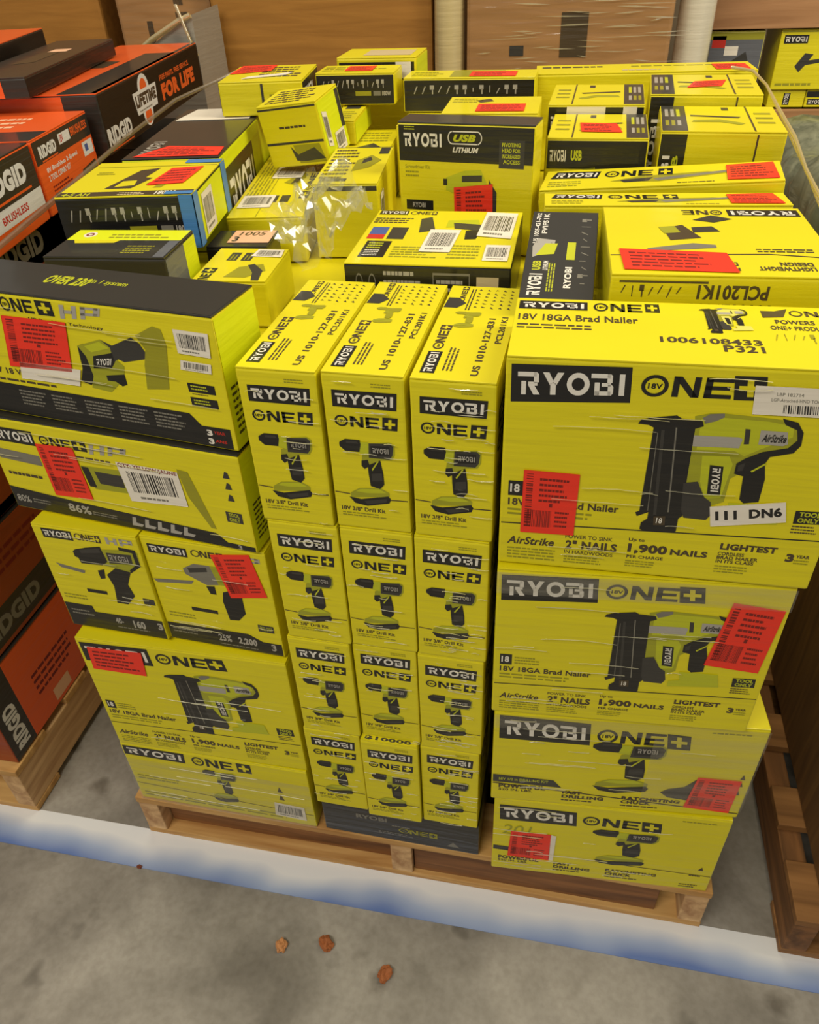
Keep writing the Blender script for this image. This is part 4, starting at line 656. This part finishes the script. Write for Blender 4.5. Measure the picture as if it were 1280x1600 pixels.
# crumpled film on the heap
def crumple():
    r = random.Random(5); n = 26; vs = []; fs = []
    C = [(.315, .44, 1.228), (.43, .285, 1.228), (.49, .47, 1.25), (.425, .53, 1.30)]
    for j in range(n):
        for i in range(n):
            u, v = i/(n-1), j/(n-1)
            p = [C[0][k]*(1-u)*(1-v)+C[1][k]*u*(1-v)+C[2][k]*u*v+C[3][k]*(1-u)*v for k in range(3)]
            k = .016*(math.sin(11*u+5*v*v)+.7*math.sin(17*v-9*u+1)+.5*math.sin(31*u*v+2))
            vs.append((p[0]+r.uniform(-.004, .004)+.012*math.sin(7*v), p[1]+r.uniform(-.004, .004), max(1.216, p[2]+k+r.uniform(-.006, .006)+.02*math.sin(PI*u))))
    for j in range(n-1):
        for i in range(n-1): fs += [[j*n+i, j*n+i+1, (j+1)*n+i+1], [j*n+i, (j+1)*n+i+1, (j+1)*n+i]]
    m = MB(); m.add(vs, fs, 'film_sheet'); o = m.build('crumpled_film'); tag(o, 'crumpled scrap of clear plastic film lying between the yellow boxes', 'plastic film')
crumple()

# stretch film: wrinkles whose glints are pale ribbons, thicker layers and the roped edge
def front_pt(box, u, v, off):
    t = CART.get(box) if isinstance(box, str) else box
    b = next(c for c in t.children if c.name.startswith('carton_body')); xs = [q.co for q in b.data.vertices]; W = max(q.x for q in xs)*2; D = max(q.y for q in xs)*2; H = max(q.z for q in xs)
    M_ = Matrix.LocRotScale(t.location, t.rotation_euler, None); return M_ @ Vector((W*(u-.5), -D/2-off, H*v))
m = MB(); r = random.Random(12)
kits = [o for o in COL.objects if o.name.startswith('drill_kit_box')]
right = [o for o in COL.objects if o.parent is None and o.get('category') == 'tool box' and 'right stack' in o.get('label', '') and 'behind' not in o.get('label', '')]
left = [o for o in COL.objects if o.parent is None and o.get('category') == 'tool box' and 'left stack' in o.get('label', '')]
def streak(box, u0, u1, v, th, sag=0.0, off=.0045):
    n = 8; vs = []
    for i in range(n+1):
        u = u0+(u1-u0)*i/n; k = math.sin(PI*i/n); vv = v+sag*k+r.uniform(-.0015, .0015); t_ = th*(.25+.75*k)*r.uniform(.6, 1)
        p = front_pt(box, u, vv, off); q = front_pt(box, u, vv, off+.0012); vs += [p-Vector((0, 0, t_/2)), q, p+Vector((0, 0, t_/2))]
    m.add(vs, [[i*3+a, (i+1)*3+a, (i+1)*3+a+1, i*3+a+1] for i in range(n) for a in (0, 1)], 'film_streak')
for bx in kits:
    rt = bx.location.x > .65
    for i in range(26 if rt else 11):
        v = r.uniform(.02, .98); L_ = r.uniform(.08, .4); u = r.uniform(.0, 1-L_) if not rt else r.uniform(.2, 1-L_*.6); streak(bx, u, min(1, u+L_), v, r.uniform(.0004, .0011), r.uniform(-.01, .01))
for bx in right:
    for i in range(14): v = r.uniform(.03, .97); L_ = r.uniform(.05, .3); u = r.uniform(0, .9-L_)**1.3; streak(bx, u, u+L_, v, r.uniform(.0004, .0009), r.uniform(-.01, .01))
for bx in left:
    for i in range(8): v = r.uniform(.05, .95); L_ = r.uniform(.1, .45); u = r.uniform(0, 1-L_); streak(bx, u, u+L_, v, r.uniform(.0004, .0009), r.uniform(-.01, .01))
wrap = m.build('stretch_wrap'); tag(wrap, 'clear stretch film with its glints as pale streaks around the main pallet of boxes', 'plastic film', kind='stuff')
def sheet(box, u0, v0, u1, v1, off=.0034):
    k = MB(); k.add([front_pt(box, u0, v0, off), front_pt(box, u1, v0, off), front_pt(box, u1, v1, off), front_pt(box, u0, v1, off)], [[0, 1, 2, 3]], 'film_haze'); k.build('film_layer', wrap)
def rope(pts, rad, name='film_rope', parent=None, mat='film_rope', seg=6):
    k = MB(); vs = []; fs = []; P = [Vector(p) for p in pts]; rr = random.Random(3)
    for i, p in enumerate(P):
        d_ = (P[min(i+1, len(P)-1)]-P[max(i-1, 0)]).normalized(); a_ = d_.cross(Vector((0, 0, 1))).normalized() if abs(d_.z) < .95 else Vector((1, 0, 0)); b_ = d_.cross(a_)
        for s in range(seg): an = 2*PI*s/seg; vs.append(p+(a_*math.cos(an)+b_*math.sin(an))*rad*rr.uniform(.6, 1.3))
    for i in range(len(P)-1):
        for s in range(seg): fs.append([i*seg+s, i*seg+(s+1) % seg, (i+1)*seg+(s+1) % seg, (i+1)*seg+s])
    k.add(vs, fs, mat); return k.build(name, parent, True)
rope([(1.181, .18, 1.246), (1.183, .3, 1.26), (1.184, .45, 1.275), (1.182, .6, 1.29), (1.181, .72, 1.312), (1.180, .9, 1.325), (1.180, 1.05, 1.338), (1.17, 1.17, 1.346), (1.13, 1.2, 1.348)], .0032, 'film_rope', wrap)
rope([(1.188, .16, 1.2), (1.19, .35, 1.24), (1.188, .6, 1.28), (1.184, .9, 1.318)], .002, 'film_rope', wrap)
rope([(-.04, .16, 1.245), (-.06, .45, 1.27), (-.08, .75, 1.3), (-.08, 1.0, 1.325), (.02, 1.16, 1.36)], .004, 'film_rope', wrap, 'film_rope_dim')
for b_ in right:
    if 'second' in b_['label']: sheet(b_, .0, .87, 1, 1)
    if 'third' in b_['label']: sheet(b_, .0, .86, 1, 1); sheet(b_, .6, .1, 1, .86)
sheet(CART['yellow drill set box at the bottom of the left stack, lying on the pallet'], 0, 0, 1, .78)

# ------------------------------------------------------------------ orange tool boxes on the left pallet
def orange_right(kind, base='ridgid_orange'):
    a = Art().fill('ridgid_orange_shaded' if kind == 'plain' and base == 'ridgid_orange_shaded' else 'ridgid_orange')
    if kind == 'grid':
        a.rect(0, .3, 1, 1, 'ridgid_black', 1)
        for i in range(8): a.rect(.0, .36+i*.08, 1, .375+i*.08, 'ink_dark', 2)
        a.text('RIDGID', .28, .6, .86, .86, 'ridgid_white', 3, .045); a.line([(.3, .52), (.88, .52)], .03, 'ridgid_orange', 3); a.rect(.1, .22, 1, .46, 'ridgid_white', 3); a.text('BRUSHLESS', .4, .28, .76, .38, 'ink_red', 4, .02)
    elif kind == 'panel':
        a.rect(0, .68, 1, 1, 'ridgid_black', 1); a.rect(.03, .68, .05, 1, 'ridgid_black', 2); a.text('RIDGID', .08, .74, .36, .9, 'ridgid_white', 3, .045); a.line([(.1, .7), (.36, .7)], .02, 'ridgid_orange', 3); a.rect(.42, .78, .62, .92, 'ridgid_white', 3); a.text('18V', .44, .8, .5, .9, 'ink_red', 4, .02); a.text('BRUSHLESS', .64, .8, .95, .92, 'ridgid_orange', 3, .02)
        a.text('8V Brushless 2-Speed', .12, .52, .66, .6, 'ridgid_white', 2, .02); a.text('2 TOOL COMBO KIT', .12, .42, .5, .5, 'ridgid_white', 2, .02); a.greek(.14, .1, .5, .36, 5, 'sticker_ink', 2, 4); a.rect(.78, .44, .97, .64, 'ridgid_white', 2); a.rect(.82, .5, .88, .6, 'ink_blue', 3); a.poly([(.65, .1), (.68, .3), (.95, .34), (.97, .2), (.8, .12)], 'ridgid_black', 2)
    elif kind == 'life':
        a.fill('ridgid_black'); a.text('RIDGID', .01, .12, .2, .42, 'ridgid_white', 2, .045); a.line([(.02, .05), (.2, .05)], .025, 'ridgid_orange', 2)
        [a.poly(p, 'ridgid_white', 2) for p in ring(.36, .72, .05, .26, 1)]; [a.poly(p, 'ridgid_orange', 3) for p in ring(.36, .74, .03, .16, 1)]; [a.poly(p, 'ridgid_white', 2) for p in ring(.36, .3, .045, .26, 1)]; [a.poly(p, 'ridgid_orange', 3) for p in ring(.36, .24, .03, .16, 1)]
        a.poly([(.27, .32), (.46, .32), (.475, .72), (.255, .72)], 'ridgid_white', 4); a.text('LIFETIME', .27, .44, .46, .66, 'ridgid_black', 5, .045); a.greek(.29, .34, .44, .4, 1, 'ink_gray', 5, 4)
        a.text('FREE PARTS. FREE SERVICE.', .52, .68, .86, .78, 'ridgid_orange', 2, .02); a.text('FOR LIFE', .52, .3, .9, .62, 'ridgid_orange', 2, .045)
    elif kind == 'dark': a.fill('ridgid_black')
    elif kind == 'shade': a.fill('ridgid_black'); a.rect(.08, .1, .9, .62, 'ridgid_orange_shaded', 1); a.text('RIDGID', .12, .7, .6, .9, 'ink_gray', 2, .04); a.poly([(.2, .2), (.45, .45), (.7, .4), (.6, .15)], 'ridgid_black', 2)  # shade between the piles put into blacker, browner faces
    elif kind == 'band':
        a.rect(.0, .0, .2, 1, 'ridgid_black', 1); a.text('RIDGID', 0, 0, 1, 1, 'ridgid_white', 2, .04, quad=[(.16, .08), (.16, .6), (.05, .6), (.05, .08)]); a.greek(.35, .3, .8, .6, 4, 'sticker_ink', 2, 5); a.rect(.45, .05, .62, .2, 'label_peach', 2)
    else:
        a.rect(0, .05, 1, .38, 'ridgid_black', 1); a.text('RIDGID', .12, .12, .6, .3, 'ink_gray', 2, .04); a.greek(.2, .6, .8, .85, 3, 'sticker_ink', 2, 6)
    return a
def obox(label, loc, rz, d, kind, top='ridgid_orange', topart=None, base='ridgid_orange'):
    arts = {'right': orange_right(kind, base)}
    f_ = Art(); f_.rect(0, .6, .7, 1, 'ridgid_black', 1); f_.poly([(.2, .1), (.4, .3), (.6, .28), (.7, .1), (.5, .15)], 'ridgid_black', 1); arts['front'] = f_
    if kind in ('life', 'dark'): arts['front'] = Art().rect(0, 0, .66, 1, 'ridgid_orange', 1).poly([(.2, .2), (.4, .5), (.55, .4), (.45, .2)], 'ridgid_black', 2)
    if topart: arts['top'] = topart
    return carton('orange_tool_box', label, 'tool box', loc, rz, d, base, arts, flap=top)
t3 = Art().rect(.62, 0, 1, .75, 'ridgid_black', 1); t3.rect(.94, .0, 1, 1, 'ridgid_black', 1); t3.poly([(.2, .45), (.5, .45), (.52, .58), (.25, .6)], 'ink_brown', 1)
t1 = Art(); t1.rect(0, 0, 1, .3, 'ridgid_black', 1); t1.greek(.3, .4, .8, .8, 3, 'label_peach', 1, 3)
obox('long black and orange tool box with a slogan badge', (-.438, 1.373, 1.215), 8.7, (.244, .86, .13), 'life', 'ridgid_orange', t3, 'ridgid_black')
obox('orange tool box with black upper band just before the slogan box', (-.388, .772, 1.172), 9.1, (.28, .295, .144), 'panel', 'ridgid_orange', t1)
obox('black-ribbed orange tool box cut by the picture edge', (-.340, .470, 1.172), 9.1, (.28, .300, .144), 'grid', 'ridgid_black', t1)
t4 = Art(); t4.poly([(.3, .3), (.6, .35), (.62, .6), (.34, .62)], 'ink_brown', 1); t4.poly([(.4, .62), (.7, .62), (.7, .7), (.42, .7)], 'label_peach', 1)
obox('flat black tool box lying on the slogan box', (-.515, 1.2, 1.348), 12.0, (.16, .66, .042), 'dark', 'charcoal_card', t4, 'ridgid_black')
t5 = Art(); t5.poly([(.4, .3), (.75, .3), (.75, .55), (.4, .6)], 'ridgid_black', 1); t5.rect(.55, .32, .72, .5, 'ridgid_white', 2)
obox('flat orange-lidded black tool box at the very top of the orange pile', (-.745, 1.22, 1.202), 15.0, (.20, .66, .215), 'dark', 'ridgid_orange', t5, 'ridgid_black')
LAY = [(.162, .25), (.414, .25), (.666, .25), (.918, .25)]
for li, (z, h) in enumerate(LAY):
    y = .02+.02*(li % 2)
    for k in range(4):
        dy = (.38, .40, .42, .40)[k] if li % 2 == 0 else (.42, .38, .40, .40)[k]
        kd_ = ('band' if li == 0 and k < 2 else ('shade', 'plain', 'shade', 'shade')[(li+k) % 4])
        obox(f'orange tool box, {("first", "second", "third", "fourth")[k]} from the front in the {("lowest", "second", "third", "fourth")[li]} layer of the orange pile', (-.455-.006*((li+k) % 3), y+dy/2, z), 0, (.33, dy-.006, h-.002), kd_, 'ridgid_black', None, 'ridgid_orange_shaded'); y += dy  # lower layers wear the orange darkened for shade
for li, (z, h) in enumerate(LAY):
    for k in range(2): obox('orange tool box at the far side of the orange pile', (-.98, .45+k*.8, z), 0, (.66, .78, h-.002), 'plain')['group'] = 'orange tool boxes at the far side of the orange pile'
obox('orange tool box filling the far side of the top layer', (-1.13, .75, 1.17), 0, (.5, .9, .1), 'plain')

# ------------------------------------------------------------------ right pallet load
t = thing('cardboard_carton', 'tall brown cardboard carton on the right-hand pallet', 'carton', (1.905, .56, .143))
m = MB(); m.box((0, 0, .42), (1.02, 1.06, .84), 'cardboard_upright', .006); m.build('carton_body', t)
for y in (-.265, .265):
    m = MB(); m.box((0, y, .843), (1.01, .52, .006), 'cardboard_upright', .001); m.build('top_flap', t)
def lumpy(name, label, loc, d, mat, seed, amp=.05):
    bm = bmesh.new(); bmesh.ops.create_cube(bm, size=1); bmesh.ops.subdivide_edges(bm, edges=bm.edges[:], cuts=14, use_grid_fill=True); r = random.Random(seed); ph = [r.uniform(0, 6) for _ in range(9)]
    for v in bm.verts:
        p = v.co.copy(); n = (abs(p.x)**6+abs(p.y)**6+abs(p.z)**6)**(1/6); p = p/n*.5
        k = math.sin(9*p.x+ph[0])*math.sin(8*p.y+ph[1])+.6*math.sin(17*p.z+ph[2]+4*p.x)+.4*math.sin(23*p.y+ph[3]+9*p.z)
        q = Vector((p.x*d[0], p.y*d[1], (p.z+.5)*d[2])); q += Vector((p.x, p.y, max(0, p.z)))*k*amp*2
        q.z = max(0, q.z); v.co = q
    me = bpy.data.meshes.new(name); bm.to_mesh(me); bm.free(); me.materials.append(MATS[mat]); me.polygons.foreach_set('use_smooth', [True]*len(me.polygons))
    o = bpy.data.objects.new(name, me); link(o); o.location = loc; return tag(o, label, 'wrapped load')
wood('gray_green_wrap', (84, 92, 76), (134, 138, 116), 'Z', .5, .5)
lumpy('wrapped_load', 'lumpy grey-green wrapped load on the floor behind the brown carton', (1.87, 1.80, .002), (.86, .88, 1.04), 'gray_green_wrap', 4, .05)

# ------------------------------------------------------------------ background
def big_carton(label, x0, x1, y0, d, h, mat='cardboard', seed=1, marks=True, tape=False, name='cardboard_carton'):
    t = thing(name, label, 'carton', ((x0+x1)/2, y0+d/2, .002)); W = x1-x0
    m = MB(); m.box((0, 0, h/2), (W, d, h), mat, .012)
    if marks: stamp(m, Art().rect(.3, .72, .36, .76, 'ink_brown').greek(.62, .74, .75, .8, 3, 'ink_brown'), 'front', (W, d, h))
    m.build('carton_body', t)
    for e in (-1, 1):
        m = MB(); m.box((0, e*d*.25, h+.003), (W*.98, d*.48, .006), mat, .001); m.build('top_flap', t)
    if not tape: return t
    m = MB(); m.box((0, -d/2-.002, h*.6), (.05, .003, h*.7), 'kraft_label', 0); o = m.build('tape_strip', t); o.location.x = -W*.36
    return t
big_carton('plain brown carton at the far left behind the orange pile', -1.75, -.93, 2.25, .8, 1.75, marks=False)
big_carton('brown carton in loose shiny wrap behind the orange pile', -.84, -.48, 2.2, .5, 1.8, 'cardboard_film', 2)
big_carton('wide brown carton directly behind the heap of yellow boxes', -.46, .31, 2.15, .9, 1.8, 'cardboard', 3, False)
t = big_carton('brown carton under glaring stretch film behind the right half of the heap', .43, 1.07, 2.1, .9, 1.8, 'cardboard_film', 4, False)
sticker(t, (.64, .9, 1.8), 'front', R_(.47, .695, .60, .763), Art().fill('ink_brown'), 'dark printed label', 'printed_label'); sticker(t, (.64, .9, 1.8), 'front', R_(.22, .698, .29, .714), Art().fill('ink_dark'), 'small dark label', 'printed_label')
k = MB(); r = random.Random(8)
for i in range(70):
    x = r.uniform(.45, 1.0); L_ = r.uniform(.03, .2); z = r.uniform(1.12, 1.5); t_ = r.uniform(.0008, .0025); sl = r.uniform(-.0025, .003)
    k.add([(x, 2.092, z), (x+L_*.5, 2.088, z+sl-t_), (x+L_, 2.092, z+sl*2), (x+L_*.5, 2.088, z+sl+t_)], [[0, 1, 2, 3]], 'film_streak')  # pale slivers stand in for glare on the film
tag(k.build('stretch_wrap'), 'pale streaks for the glare of stretch film across the brown carton behind the right half', 'plastic film', kind='stuff')
flat('film_core', (196, 178, 128), .35, .08, .6, scale=4); flat('pale_plastic', (206, 198, 176), .35, .08, .6, scale=3); flat('gray_wrap', (150, 146, 134), .4, .1, .8, scale=14)
def tube(name, label, cat, x, y, rad, h, mat, n=28):
    vs = []; fs = []; N_ = 14
    for j in range(N_+1):
        for i in range(n): a_ = 2*PI*i/n; q = rad*(1+.05*math.sin(3*a_+j*.7)+.03*math.sin(7*a_+j)); vs.append((q*math.cos(a_), q*math.sin(a_), h*j/N_))
    for j in range(N_):
        for i in range(n): fs.append([j*n+i, j*n+(i+1) % n, (j+1)*n+(i+1) % n, (j+1)*n+i])
    fs.append(list(range(N_*n, N_*n+n)))
    m = MB(); m.add(vs, fs, mat); o = m.build(name, None, True); o.location = (x, y, .002); return tag(o, label, cat)
tube('film_wrapped_post', 'pale film-wrapped post standing between the two brown cartons', 'post', .368, 2.14, .05, 1.8, 'film_core')
tube('film_wrapped_post', 'whitish plastic-wrapped post right of the glaring carton', 'post', 1.145, 2.2, .055, 1.8, 'pale_plastic')
# shrink-wrapped grey stack with a slanting loose edge
t = thing('wrapped_stack', 'grey shrink-wrapped stack behind the slogan box', 'wrapped load', (-.515, 1.99, .002))
m = MB(); vs = [(-.17, -.1, 0), (.1, -.1, 0), (.1, .12, 0), (-.17, .12, 0), (-.17, -.1, 1.27), (.1, -.1, 1.41), (.1, .12, 1.42), (-.17, .12, 1.28)]; m.add(vs, [[0, 1, 5, 4], [1, 2, 6, 5], [2, 3, 7, 6], [3, 0, 4, 7], [4, 5, 6, 7], [3, 2, 1, 0]], 'gray_wrap'); m.build('wrapped_body', t)
m = MB(); r = random.Random(6)
for i in range(26):
    x = r.uniform(-.16, .02); z = 1.0+r.uniform(0, .36)+x*.3; L_ = r.uniform(.03, .07); m.add([(x, -.103, z), (x+L_, -.103, z+L_*.6), (x+L_, -.105, z+L_*.6+.006), (x, -.105, z+.004)], [[0, 1, 2, 3]], 'film_streak')
m.build('film_streaks', t)
rope([(-.18, -.11, 1.27), (-.05, -.112, 1.345), (.06, -.112, 1.395), (.1, -.108, 1.41)], .008, 'film_rope', t); rope([(.06, -.115, 1.44), (.085, -.12, 1.36), (.1, -.115, 1.3)], .007, 'film_rope', t)
# crates with tool boxes between them
def crate(label, loc, d):
    t = thing('wooden_crate', label, 'crate', loc); n = max(2, round(d[2]/.17))
    m = MB(); m.box((0, .012, d[2]/2), (d[0]-.05, d[1]-.03, d[2]-.01), 'old_wood', 0); m.build('crate_core', t)
    for i in range(n):
        m = MB(); m.box((0, 0, 0), (d[0], .018, d[2]/n-.004), 'crate_wood', .002); o = m.build('side_board', t); o.location = (0, -d[1]/2+.009, d[2]/n*(i+.5))
    return t
crate('lower wooden crate holding yellow boxes at the back right', (1.75, 2.62, .002), (1.12, .5, 1.048))
BX = [(1.22, 1.40, .235, 'clear'), (1.445, 1.66, .185, 'saw'), (1.665, 1.86, .235, 'plainy'), (1.865, 2.06, .235, 'plainy'), (2.065, 2.28, .235, 'plainy')]
for i, (x0, x1, h, kd_) in enumerate(BX):
    a = Art()
    if kd_ == 'clear': a.fill('gray_card'); a.rect(.05, .8, .3, .95, 'ink_red', 1); a.rect(.3, .7, .55, .82, 'sticker_white', 1); a.poly([(.4, .6), (.7, .75), (.9, .4), (.6, .3)], 'ink_dark', 1); a.rect(0, .9, 1, 1, 'ink_mute', 1); a.poly([(.2, .1), (.8, .15), (.75, .3), (.2, .3)], 'ink_gray', 1)
    else: a.logo(R_(.06, .78, .42, .92)); a.line([(0, .98), (1, .98)], .03, 'ink_mute'); a.pic([('ink_dark', [(.3, .4), (.42, .62), (.55, .6), (.5, .5), (.9, .56), (.9, .5), (.46, .42), (.38, .3)])]); a.greek(.06, .05, .8, .14, 1, 'ink_mute')
    z = 1.0515
    if kd_ == 'saw':
        z = 1.0515+.056
        b_ = Art(); b_.logo([(.6, .15), (.6, .85), (.42, .85), (.42, .15)])
        carton('background_tool_box', 'low yellow box on the lower crate with a sideways printed name', 'tool box', (1.51, 2.52, 1.0515), 0, (.12, .25, .054), arts={'front': b_}); carton('background_tool_box', 'low yellow and black box on the lower crate', 'tool box', (1.615, 2.52, 1.0515), 0, (.085, .25, .054), arts={'front': Art().rect(0, .6, 1, 1, 'ink_black').logo(R_(.1, .15, .7, .5))})
    carton('background_tool_box', {'clear': 'grey clear-fronted box on the lower crate at the back', 'saw': 'yellow box with a saw print on the low boxes of the crate'}.get(kd_, f'yellow box on the lower crate, number {i-1} past the saw box, cut by the picture edge'), 'tool box', ((x0+x1)/2, 2.52, z), 0, (x1-x0-.006, .27, h-.002 if kd_ != 'saw' else .179), 'card_pale' if kd_ == 'clear' else 'card_yellow', {'front': a})
for o in COL.objects:
    if o.get('label', '').startswith('yellow box on the lower crate, number'): o['label'] = 'yellow box past the saw-print box on the lower crate'; o['group'] = 'yellow boxes on the lower crate'
crate('upper wooden crate resting on the yellow boxes at the back right', (1.75, 2.62, 1.2885), (1.12, .5, .5))

# ------------------------------------------------------------------ crumbs on the floor
flat('crumb_tan', (196, 136, 84), .8, .25, scale=120); flat('crumb_brown', (158, 92, 48), .8, .25, scale=120); flat('crumb_red', (120, 60, 36), .8, .2, scale=100)
def crumb(label, x, y, s, mat, seed, rz):
    bm = bmesh.new(); bmesh.ops.create_icosphere(bm, subdivisions=3, radius=1); r = random.Random(seed); ph = [r.uniform(0, 6) for _ in range(6)]
    for v in bm.verts:
        p = v.co; k = 1+.22*math.sin(4*p.x+ph[0])*math.sin(5*p.y+ph[1])+.14*math.sin(9*p.z+ph[2]+5*p.x)+r.uniform(-.07, .07); v.co = Vector((p.x*s[0]*k, p.y*s[1]*k, max(-.3*s[2], p.z*s[2]*k)+.3*s[2]))
    me = bpy.data.meshes.new('crumb'); bm.to_mesh(me); bm.free(); me.materials.append(MATS[mat])
    o = bpy.data.objects.new('crumb', me); link(o); o.location = (x, y, .001); o.rotation_euler = (0, 0, rz); tag(o, label, 'crumb', 'crumbly lumps on the floor')
crumb('pale tan crumb on the concrete, left of the three lumps', .378, -.184, (.0105, .013, .012), 'crumb_tan', 3, .2)
crumb('brown crumb on the concrete, middle and nearest the blue stripe', .466, -.163, (.0125, .015, .013), 'crumb_brown', 5, .8)
crumb('brown crumb on the concrete, right of the three lumps', .595, -.197, (.012, .0155, .012), 'crumb_brown', 9, -.5)
crumb('tiny dark red chip at the edge of the blue stripe', .014, -.081, (.006, .004, .004), 'crumb_red', 11, .1)
